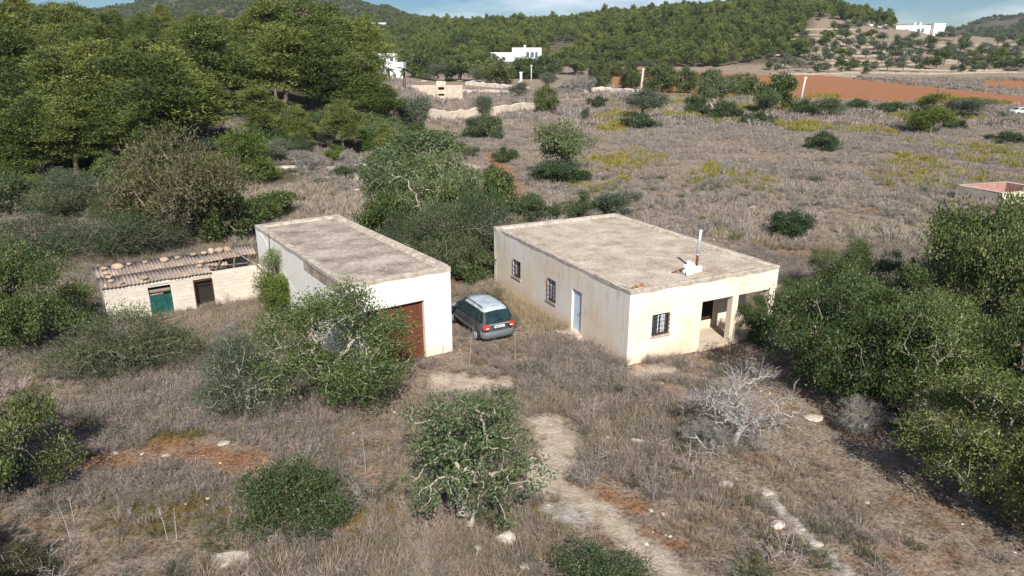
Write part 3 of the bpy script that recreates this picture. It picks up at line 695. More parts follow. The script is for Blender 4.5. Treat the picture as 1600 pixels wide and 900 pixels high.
ords = ['first', 'second', 'third', 'fourth', 'fifth', 'sixth', 'seventh', 'eighth', 'ninth', 'tenth', 'eleventh', 'twelfth', 'thirteenth', 'fourteenth', 'fifteenth', 'sixteenth', 'seventeenth', 'eighteenth', 'nineteenth', 'twentieth']
def ordn(i): return ords[i] if i < len(ords) else '%dth' % (i + 1)
rng = random.Random(21)
back = [-7.1, -6.5, -5.95, -5.2, -4.3, -3.65, -2.9, -2.35, -1.95, -1.55, -1.15]
for k, lx in enumerate(back):
    o = link('rock', RMO[k % 7]); s = rng.uniform(.12, .27); o.scale = (s * rng.uniform(1, 1.5), s, s * rng.uniform(.7, 1.1)); o.rotation_euler = (0, 0, rng.uniform(0, 6)); o.location = gl(lx, 14.75 + rng.uniform(-.12, .12), 2.05 + .13 + (.08 if lx > -3 else 0))
    tag(o, 'stone weighing down back edge of shed roof, %s from the left' % ordn(k), 'stone', 'stones on the shed roof')
for k, (lx, ly) in enumerate(((-7.1, 13.9), (-7.05, 13.3), (-7.0, 12.75), (-6.6, 12.35), (-5.6, 12.5), (-2.95, 13.0), (-2.75, 13.5))):
    o = link('rock', RMO[(k + 3) % 7]); s = rng.uniform(.10, .18); o.scale = (s * 1.2, s, s); o.rotation_euler = (0, 0, rng.uniform(0, 6)); o.location = gl(lx, ly, 1.86 + (ly - 12.14) * .093 + .09)
    lab = ['upper', 'middle', 'lower', 'lowest'][k] + ' stone in the column at the left end of shed roof' if k < 4 else ['single flat stone near front edge of shed roof', 'front stone at the broken middle of shed roof', 'back stone at the broken middle of shed roof'][k - 4]
    tag(o, lab, 'stone', 'stones on the shed roof')

# ------------------------------------------------------------------ abandoned car
M['carpaint'] = mottled('faded_grey_green_paint', [(.35, (.060, .064, .070)), (.6, (.115, .122, .130))], 2, .35, .03, .002, spec=.5, metal=.2)
M['carroof'] = mottled('pale_roof_paint', [(.35, (.30, .35, .385)), (.6, (.50, .56, .60))], 2.5, .4, .03, .002, spec=.5)
M['carglass'] = mottled('dusty_green_glass', [(.35, (.010, .020, .020)), (.6, (.022, .045, .043))], 2, .12, 0, spec=.8)
M['tyre'] = plain('tyre_rubber', (.02, .02, .02), .9)
M['lamp'] = mottled('red_lamp_plastic', [(.35, (.42, .03, .025)), (.6, (.60, .06, .05))], 8, .2, 0, spec=.6)
M['bumper'] = plain('grey_bumper', (.13, .15, .155), .5)
M['plate'] = plain('number_plate', (.75, .75, .73), .5)
M['black'] = plain('black_trim', (.015, .015, .015), .5)
car = empty('abandoned_car', (0, 0, 0), math.radians(29))
cx, cy = -.57, 28.72
car.location = (cx, cy, float(Hf(-1.5, 30.5)) - .03); tag(car, 'grey compact people carrier abandoned in dry grass between garage and farmhouse', 'car')
# local frame: +y is forward from the rear bumper, x right. half profile: sill, lower, hip, belt, rail, roof edge, centre
def stn(yv, hw, zb, zbelt, zrail, zroof, yo=(0, 0, 0, 0, 0, 0, 0), hr=.64):
    return [(hw * .90, yv + yo[0], zb), (hw, yv + yo[1], zb + .22), (hw + .012, yv + yo[2], zbelt - .2), (hw - .03, yv + yo[3], zbelt), (hr, yv + yo[4], zrail), (hr - .16, yv + yo[5], zroof), (0, yv + yo[6], zroof + .025)]
ST_ = [stn(.0, .78, .30, .98, 1.50, 1.57, (.08, .0, .02, .06, .30, .36, .33), .60),
       stn(.42, .845, .22, .975, 1.535, 1.60, (0, 0, 0, 0, .10, .10, .08), .635),
       stn(1.0, .855, .22, .96, 1.56, 1.625), stn(1.7, .86, .22, .94, 1.56, 1.63), stn(2.25, .86, .22, .93, 1.53, 1.60, (0, 0, 0, 0, 0, 0, .05)),
       stn(2.62, .86, .22, .925, 1.38, 1.44, (0, 0, 0, 0, -.02, .02, .10), .62), stn(3.15, .855, .22, .93, 1.06, 1.10, (0, 0, 0, 0, .0, .05, .12), .68),
       stn(3.45, .845, .22, .86, .955, .985, (0,) * 7, .68), stn(3.85, .80, .24, .74, .83, .86, (0,) * 7, .60), stn(4.13, .70, .30, .60, .66, .68, (-.06, 0, 0, -.03, -.05, -.06, -.05), .5)]
mb = MB()
sides = []
for sg in (1, -1): sides.append([[(sg * x, y, z) for x, y, z in s_] for s_ in ST_])
for sd in sides:
    for a_, b_ in zip(sd[:-1], sd[1:]):
        for j in range(6): mb.quad(a_[j], b_[j], b_[j + 1], a_[j + 1])
for e in (0, -1):
    for j in range(6): mb.quad(sides[0][e][j], sides[1][e][j], sides[1][e][j + 1], sides[0][e][j + 1])
for a_, b_ in zip(range(9), range(1, 10)): mb.quad(sides[0][a_][0], sides[1][a_][0], sides[1][b_][0], sides[0][b_][0])
body = mb.build('body', M['carpaint'], car, True)
sb = body.modifiers.new('sub', 'SUBSURF'); sb.levels = 1; sb.render_levels = 1
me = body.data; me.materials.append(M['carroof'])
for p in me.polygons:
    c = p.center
    if (c.z > 1.5 and abs(p.normal.z) > .55) or (c.y > 3.1 and abs(p.normal.z) > .6): p.material_index = 1  # upward-facing roof and bonnet faces take the paler colour
def panel(name, pts, mat, off=.012, th=.01, parent=car):
    P = [Vector(p) for p in pts]; nn = (P[1] - P[0]).cross(P[-1] - P[0]).normalized()
    c = sum(P, Vector()) / len(P); ref = c - Vector((0, 2.0, .8))
    if nn.dot(ref) < 0: nn = -nn
    q = MB(); q.prism([p + nn * off for p in P], nn * -(th + off)); return q.build(name, mat, parent, bevel=.006)
def lerp(a_, b_, t): return tuple(np.array(a_) * (1 - t) + np.array(b_) * t)
# tailgate glass
A, Bp = sides[1][0], sides[0][0]
gl0 = lerp(A[3], A[4], .04); gl1 = lerp(A[3], A[4], .93); gr0 = lerp(Bp[3], Bp[4], .04); gr1 = lerp(Bp[3], Bp[4], .93)
sh_ = lambda p, dx, dz=0: (p[0] + dx, p[1], p[2] + dz)
panel('rear_window', [sh_(gl0, .12, .02), sh_(lerp(gl0, gr0, .5), 0, -.035), sh_(gr0, -.12, .02), sh_(gr1, -.05), sh_(lerp(gl1, gr1, .5), 0, .03), sh_(gl1, .05)], M['carglass'], .03, .03)
mb = MB(); mb.tube([(-.28, -.02 + .06, 1.045), (.05, -.005 + .06, 1.10), (.2, .0 + .06, 1.09)], .012, 6); mb.build('wiper', M['black'], car)
for sd, sg in ((sides[0], 1), (sides[1], -1)):
    for (i, j, t0, t1) in ((0, 1, .28, .95), (1, 2, .16, .96), (2, 4, .04, .96), (4, 6, .04, .62)):
        a_, b_ = sd[i], sd[j]
        q0, q1 = lerp(a_[3], b_[3], t0), lerp(a_[3], b_[3], t1); r0, r1 = lerp(a_[4], b_[4], t0), lerp(a_[4], b_[4], t1)
        lo, hi = .08, .90 if i < 4 else .84
        panel('side_window', [lerp(q0, r0, lo), lerp(q1, r1, lo), lerp(q1, r1, hi), lerp(q0, r0, hi)], M['carglass'], .022, .02)
    # roof rail, side moulding, lamps, wheels
    mb = MB(); mb.tube([(sg * .575, .55, 1.615), (sg * .585, 1.2, 1.655), (sg * .585, 2.0, 1.655), (sg * .57, 2.45, 1.57)], .016, 6); mb.build('roof_rail', M['black'], car)
    mb = MB(); mb.box(min(sg * .85, sg * .885), max(sg * .85, sg * .885), .75, 3.1, .50, .57); mb.build('side_moulding', M['bumper'], car, bevel=.01)
    lp = [(sg * .45, -.012, .82), (sg * .60, -.015, .70), (sg * .79, .04, .70), (sg * .80, .06, .90), (sg * .66, .02, .965), (sg * .50, -.004, .93)]
    panel('tail_light', lp, M['lamp'], .02, .03)
    mb = MB(); mb.prism([(sg * .53, -.045, .765), (sg * .66, -.04, .765), (sg * .66, -.03, .81), (sg * .53, -.04, .81)], (0, .03, 0)); o = mb.build('reverse_lamp', M['plate'], car)
    for yy in (.72, 3.3):
        mb = MB(); x0 = sg * .66; x1 = sg * .865
        for rr in (.30,): mb.tube([(x0, yy, .30), (x0 + sg * .03, yy, .30), (x1 - sg * .03, yy, .30), (x1, yy, .30)], [.27, .30, .30, .27], 20)
        w_ = mb.build('wheel', M['tyre'], car, True)
        mb = MB(); mb.tube([(x1 - sg * .02, yy, .30), (x1 + sg * .006, yy, .30)], [.20, .19], 16); mb.build('rim', M['galv'], w_)
    mb = MB(); mb.tube([(sg * .86, 2.72, 1.0), (sg * 1.02, 2.70, 1.02)], [.05, .085], 8); mb.build('mirror', M['black'], car, bevel=.01)
mb = MB(); mb.prism([(-.80, .10, .30), (.80, .10, .30), (.80, .10, .56), (-.80, .10, .56)], (0, -.0, 0)) if False else None
mb = MB(); pr = [(-.83, .30), (-.80, .04), (-.60, -.05), (0, -.075), (.60, -.05), (.80, .04), (.83, .30)]
for (x0, y0), (x1, y1) in zip(pr[:-1], pr[1:]):
    mb.quad((x0, y0, .33), (x1, y1, .33), (x1, y1, .56), (x0, y0, .56)); mb.quad((x0, y0, .56), (x1, y1, .56), (x1 * .96, y1 + .08, .60), (x0 * .96, y0 + .08, .60)); mb.quad((x0 * .95, y0 + .08, .26), (x1 * .95, y1 + .08, .26), (x1, y1, .33), (x0, y0, .33))
mb.build('rear_bumper', M['bumper'], car, True)
mb = MB(); mb.box(-.26, .26, -.035, .0, .755, .865); pl = mb.build('number_plate', M['plate'], car, bevel=.004)
for k in range(7):
    if k == 4: continue
    mb = MB(); x = -.2 + k * .057; mb.box(x, x + .034, -.039, -.034, .785, .838); mb.build('plate_mark', M['black'], pl)
mb = MB(); mb.prism([(-.52, -.02, .90), (.52, -.02, .90), (.50, -.03, .93), (-.50, -.03, .93)], (0, .04, 0)); mb.build('tailgate_trim', M['carroof'], car)
panel('windscreen', [lerp(sides[1][6][3], sides[1][6][4], 1.0), lerp(sides[0][6][3], sides[0][6][4], 1.0), sh_(sides[0][4][5], .06, -.05), sh_(sides[1][4][5], -.06, -.05)], M['carglass'], .03, .03)

# ------------------------------------------------------------------ plants: generators
def lobed(rng, n, W_, H_, z0, nl, lr=(.30, .48), low=-.35, spread=.62, drop=None):
    """tips on the shells of several lobes spread through the crown"""
    c = []
    while len(c) < nl:
        p = rng.uniform(-1, 1, 3)
        if np.linalg.norm(p) <= 1: c.append(p * spread)
    c = np.array(c); c[0] = (0, 0, .45)
    drop = (.55 if z0 < .1 * H_ else .18 if z0 < .15 * H_ else 0) if drop is None else drop
    c[:, 2] = c[:, 2] * (1 - drop * .5) - drop * np.where(np.arange(nl) == 0, .6, 1)
    r = rng.uniform(*lr, nl); w = r ** 2; k = rng.choice(nl, n, p=w / w.sum())
    d = rng.normal(size=(n, 3)); d[:, 2] = np.where(d[:, 2] < low, -d[:, 2], d[:, 2]); d /= np.linalg.norm(d, axis=1)[:, None]
    P = c[k] + d * (r[k] * rng.uniform(.55, 1.05, n))[:, None]
    P[:, 0] *= W_ / 2; P[:, 1] *= W_ / 2; P[:, 2] = z0 + (P[:, 2] * .5 + .5) * (H_ - z0)
    P[:, 2] = np.where(P[:, 2] < .04 * H_, .04 * H_ + rng.uniform(0, .3, n) * H_ * (drop > 0), P[:, 2])
    return P, d
def skeleton(rng, trunk, tips, rtip, power=.5, bend=.12, pen=.35, mid=2):
    N = [np.array(p, float) for p in trunk]; par = [-1] + list(range(len(trunk) - 1)); dist = [0.0]
    for a_, b_ in zip(trunk[:-1], trunk[1:]): dist.append(dist[-1] + np.linalg.norm(np.array(b_) - np.array(a_)))
    top = np.array(trunk[-1]); order = np.argsort(np.linalg.norm(tips - top, axis=1)); tipi = []
    for q in order:
        t = tips[q]; A_ = np.array(N); c = np.linalg.norm(A_ - t, axis=1) + pen * np.array(dist)
        c[:max(1, len(trunk) - 1)] += 5.0 if len(trunk) > 2 else 0
        i = int(np.argmin(c)); p = A_[i]; L = np.linalg.norm(t - p); last = i
        for s in range(1, mid + 1):
            f = s / (mid + 1); mpt = p * (1 - f) + t * f + rng.normal(size=3) * L * bend * .5; mpt[2] += L * bend * (1 - abs(2 * f - 1)) * .5
            N.append(mpt); par.append(last); dist.append(dist[i] + L * f); last = len(N) - 1
        N.append(t); par.append(last); dist.append(dist[i] + L); tipi.append(len(N) - 1)
    cnt = np.zeros(len(N))
    for i in tipi: cnt[i] += 1
    for i in range(len(N) - 1, 0, -1): cnt[par[i]] += cnt[i]
    R = rtip * np.maximum(cnt, 1) ** power
    return np.array(N), np.array(par), R
def tubes(N, par, R, sides=5, rmax=None, hide=0):
    e = np.nonzero(par >= 0)[0]; e = e[R[e] >= hide]
    a_, b_ = N[par[e]], N[e]; ra, rb = R[par[e]], R[e]; ra = np.minimum(ra, rb * 1.6 + .004)
    if rmax: ra = np.minimum(ra, rmax); rb = np.minimum(rb, rmax)
    d = b_ - a_; d /= np.linalg.norm(d, axis=1)[:, None] + 1e-9
    ref = np.where(np.abs(d[:, 2:3]) > .9, np.array([[1., 0, 0]]), np.array([[0, 0, 1.]]))
    u = np.cross(d, ref); u /= np.linalg.norm(u, axis=1)[:, None]; v = np.cross(d, u)
    V = []
    for P_, r_ in ((a_ - d * (ra * .4)[:, None], ra), (b_, rb)):
        for k in range(sides):
            t = 2 * math.pi * k / sides; V.append(P_ + (u * math.cos(t) + v * math.sin(t)) * r_[:, None])
    V = np.array(V).transpose(1, 0, 2).reshape(-1, 3); base = np.arange(len(e))[:, None] * 2 * sides
    F = np.concatenate([base + np.array([[k, (k + 1) % sides, sides + (k + 1) % sides, sides + k]]) for k in range(sides)])
    return V, F
def leaves(rng, C, A_, length, width, bias=None, tilt=.6):
    """rhombic leaves: C centres, A_ main axis"""
    n_ = len(C); A_ = A_ / (np.linalg.norm(A_, axis=1)[:, None] + 1e-9)
    q = rng.normal(size=(n_, 3)); q[:, 2] *= tilt; Bv = np.cross(A_, q); Bv /= np.linalg.norm(Bv, axis=1)[:, None] + 1e-9
    Lg = length * rng.uniform(.6, 1.3, n_)[:, None]; Wd = width * rng.uniform(.6, 1.3, n_)[:, None]
    V = np.stack([C - A_ * Lg * .5, C + Bv * Wd * .5 - A_ * Lg * .05, C + A_ * Lg * .5, C - Bv * Wd * .5 - A_ * Lg * .05], 1).reshape(-1, 3)
    return V, np.arange(n_ * 4).reshape(-1, 4)
def crown(rng, tips, dirs, per, spread, length, width, flat=.8, outward=.6, up=.3, clumpvar=.5):
    n_ = len(tips); k = np.repeat(np.arange(n_), per); m_ = len(k)
    off = rng.normal(size=(m_, 3)) * spread; off[:, 2] *= flat
    C = tips[k] + off
    A_ = rng.normal(size=(m_, 3)) + dirs[k] * outward + off / spread * .5; A_[:, 2] += up
    V, F = leaves(rng, C, A_, length, width)
    clump = rng.uniform(0, 1, n_)
    rnd = np.clip(clump[k] * clumpvar + rng.uniform(0, 1, m_) * (1 - clumpvar), 0, 1)
    return V, F, rnd
TPL = {}
def template(key, W_, H_, leafm, barkm, seed, tips=150, per=45, spread=.2, length=.12, width=.05, nl=9, z0=.25, trunk=.35, rtip=.008, power=.5, hide=0, flat=.8, lr=(.30, .48), low=-.35, outward=.6, up=.3, sides=5, stems=1, bend=.14, clumpvar=.5, spreadl=.62):
    rng = np.random.default_rng(seed)
    T, D = lobed(rng, tips, W_, H_, z0 * H_, nl, lr, low, spreadl)
    tr = [np.array([0, 0, -.25 * H_ * .2 - .1])]
    for f in (.4, .75, 1.0): tr.append(np.array([rng.normal() * .05 * W_ * f, rng.normal() * .05 * W_ * f, trunk * H_ * f]))
    N, par, R = skeleton(rng, tr, T, rtip, power, bend)
    wv, wf = tubes(N, par, R, sides, hide=hide)
    V, F, rn = crown(rng, T, D, per, spread, length, width, flat, outward, up, clumpvar)
    wm = np_mesh('trunk', wv, wf, smooth=True); wm.materials.append(M[barkm])
    cmh = np_mesh('crown', V, F, rn); cmh.materials.append(M[leafm])
    lo, hi = np.percentile(V, 1, 0), np.percentile(V, 99.3, 0)
    TPL.setdefault(key, []).append((wm, cmh, max(hi[0] - lo[0], hi[1] - lo[1]), hi[2]))
    return N, par, R
for s in range(4):
    template('carob', 5.4, 4.0, 'carob', 'bark', 100 + s, 460, 74, .14, .078, .036, 36, .09, .22, .006, .5, low=-.5, up=.35, lr=(.15, .28), spreadl=.80, clumpvar=.62)
for s in range(2):
    template('garagetree', 5.4, 4.2, 'carobbright', 'figbark', 120 + s, 380, 72, .16, .082, .038, 20, .12, .2, .007, .52, low=-.5, up=.3, lr=(.26, .42), spreadl=.7)
    template('fig', 4.3, 3.6, 'fig', 'figbark', 140 + s, 230, 38, .13, .095, .052, 18, .12, .18, .009, .52, low=-.6, lr=(.26, .40), spreadl=.84)
    template('lentisk', 2.4, 1.4, 'lentisk', 'bark', 150 + s, 240, 60, .085, .055, .022, 10, .05, .15, .005, .5, low=-.2, up=.5)
for s in range(3):
    template('scrub', 4.0, 2.2, 'scrub', 'bark', 160 + s, 330, 60, .15, .085, .018, 11, .05, .15, .005, .5, low=-.1, up=.9, outward=.4)
template('brownscrub', 7, 5, 'brownscrub', 'bark', 170, 300, 60, .28, .15, .05, 14, .08, .2, .01, .5, low=-.2, up=.4)
template('greyscrub', 3.2, 3.0, 'olive', 'figbark', 171, 260, 60, .15, .09, .02, 11, .05, .2, .006, .5, low=-.2, up=.9)
for s in range(4):
    template('carobmid', 6, 4.5, 'carob', 'bark', 200 + s, 190, 50, .24, .22, .11, 18, .09, .22, .016, .5, low=-.5, up=.3, lr=(.20, .34), spreadl=.75, clumpvar=.6)
    template('bushmid', 4, 2.2, 'lentisk', 'bark', 210 + s, 190, 46, .15, .15, .065, 24, .0, .15, .012, .5, low=-.05, up=.7, lr=(.14, .32), spreadl=.82)
    template('olivemid', 5, 4.2, 'olive', 'bark', 220 + s, 130, 55, .30, .20, .07, 11, .13, .3, .016, .5, low=-.4)
    template('figmid', 5, 4, 'fig', 'figbark', 230 + s, 150, 48, .26, .18, .08, 10, .1, .2, .014, .5, low=-.4)
def pine_template(key, W_, H_, seed, tips, per, leafm='pine', length=.26, width=.055, spread=.30, z0=.3, nl=12):
    rng = np.random.default_rng(seed)
    T, D = lobed(rng, tips, W_, H_, z0 * H_, nl, (.24, .42), -.15, .66, .12 if key == 'pine' else .45)
    if key != 'pine': T[:, 2] = T[:, 2] * .9
    h = (T[:, 2] - z0 * H_) / (H_ * (1 - z0)); taper = np.interp(h, [0, .25, .6, 1], [.9, 1.0, .72, .22] if key == 'pine' else [1, 1, .95, .7]); T[:, 0] *= taper; T[:, 1] *= taper
    tr = [np.array([0, 0, -.6])] + [np.array([rng.normal() * .12 * f, rng.normal() * .12 * f, H_ * .78 * f]) for f in (.2, .4, .6, .8, 1.0)]
    N = [*tr]; par = [-1, 0, 1, 2, 3, 4]; R = list(np.linspace(.16, .05, 6) * H_ / 9)
    for q in range(0, len(T), 2):                                    # limbs leave the trunk at their own height
        t = T[q]; zt = np.clip(t[2] - .25 * math.hypot(t[0], t[1]), .15 * H_, H_ * .76); f = zt / (H_ * .78); i = 1 + int(np.clip(f * 5 - .5, 0, 4))
        N.append(tr[i] * .5 + t * .5 + rng.normal(size=3) * .12); par.append(i); R.append(.035 * H_ / 9); N.append(t); par.append(len(N) - 2); R.append(.012)
    wv, wf = tubes(np.array(N), np.array(par), np.array(R), 5)
    V, F, rn = crown(rng, T, D, per, spread, length, width, .62, .7, .75, .55)
    wm = np_mesh('trunk', wv, wf, smooth=True); wm.materials.append(M['bark'])
    cmh = np_mesh('crown', V, F, rn); cmh.materials.append(M[leafm])
    lo, hi = np.percentile(V, 1, 0), np.percentile(V, 99.3, 0)
    TPL.setdefault(key, []).append((wm, cmh, max(hi[0] - lo[0], hi[1] - lo[1]), hi[2]))
for s in range(5): pine_template('pine', 5.6 + .5 * (s % 3), 10.5, 300 + s, 330, 66, spread=.26, z0=.08, nl=26)
for s in range(2): pine_template('pineyoung', 2.2, 3.6, 320 + s, 130, 70, 'pineyoung', .12, .022, .13, .05, 12)
for s in range(2): pine_template('pinebush', 5.0, 5.0, 330 + s, 180, 70, 'pineyoung', .2, .05, .24, .02, 12)
# far, coarse versions
def coarse(key, W_, H_, seed, leafm, tips, per, spread, length, width, z0):
    rng = np.random.default_rng(seed); T, D = lobed(rng, tips, W_, H_, z0 * H_, 7, (.3, .5), -.2)
    V, F, rn = crown(rng, T, D, per, spread, length, width, .7, .7, .5, .6)
    mb = MB(); mb.tube([(0, 0, -1), (.1, 0, H_ * .7)], [.2, .08], 5)
    wm = mb.mesh('trunk'); wm.materials.append(M['bark']); cmh = np_mesh('crown', V, F, rn); cmh.materials.append(M[leafm])
    TPL.setdefault(key, []).append((wm, cmh, W_, H_))
for s in range(3):
    coarse('pinefar', 5.0 + .7 * s, 8, 400 + s, 'pine', 52, 24, .42, .62, .26, .10)
    coarse('olivefar', 5, 4, 410 + s, 'olive', 34, 24, .45, .55, .25, .15)
    coarse('carobfar', 6, 4.6, 420 + s, 'carob', 36, 26, .5, .55, .28, .1)
# leafless shrubs
def bare(key, W_, H_, seed, tips, rtip, mat, nl=9, trunk=.3, z0=.25, twig=40):
    rng = np.random.default_rng(seed); T, D = lobed(rng, tips, W_, H_, z0 * H_, nl, (.3, .45), -.3, .7)
    tr = [np.array([0, 0, -.2])] + [np.array([rng.normal() * .05, rng.normal() * .05, trunk * H_ * f]) for f in (.4, .8, 1)]
    N, par, R = skeleton(rng, tr, T, rtip, .5, .22, .3, 3)
    wv, wf = tubes(N, par, R, 5)
    k = np.repeat(np.arange(len(T)), twig); C0 = T[k] + rng.normal(size=(len(k), 3)) * .06 * W_ / 3
    A_ = D[k] + rng.normal(size=(len(k), 3)) * .9; A_[:, 2] += .35
    V, F = leaves(rng, C0 + A_ * .07, A_, .26 * W_ / 3, .009 * W_ / 3)
    wm = np_mesh('trunk', wv, wf, smooth=True); wm.materials.append(M[mat])
    cmh = np_mesh('crown', V, F, rng.uniform(0, 1, len(F))); cmh.materials.append(M['greytwig'])
    TPL.setdefault(key, []).append((wm, cmh, W_, H_))
bare('dead', 3.4, 2.2, 502, 260, .0062, 'deadwood', 22, .26, .16, 12)
for s in range(2): bare('bare', 3.4, 2.2, 510 + s, 110, .008, 'deadwood', 9, .1, .05, 60)

used = {}
def plant(name, key, p, W_, H_, label, cat, group=None, rz=None, var=None, parts=('trunk', 'crown')):
    L = TPL[key]; used[key] = used.get(key, -1) + 1
    wm, cmh, tw, th = L[(used[key] if var is None else var) % len(L)]
    r_ = random.Random(hash((round(p[0], 2), round(p[1], 2))) & 0xffff)
    e = empty(name, p, r_.uniform(0, 6.28) if rz is None else rz)
    e.scale = (W_ / tw, W_ / tw, H_ / th)
    link(parts[0], wm, None, e); link(parts[1], cmh, None, e)
    tag(e, label, cat, group); return e
def pplant(name, key, cx, row, wpx, top, label, cat, group=None, var=None, rz=None):
    """stand a plant on the ground seen at (cx,row), as wide and tall as it measures there"""
    p = ground(cx, row); W_ = wpx / FPX * depth(p)
    p = p + Vector((p.x, p.y, 0)).normalized() * (W_ * .22); p.z = float(Hf(p.x, p.y))
    H_ = CAMH + ratio(top) * (p.y + W_ * .08) - p.z
    return plant(name, key, p, W_, max(H_, .35), label, cat, group, rz, var)
T_, Bs = 'tree', 'bush'
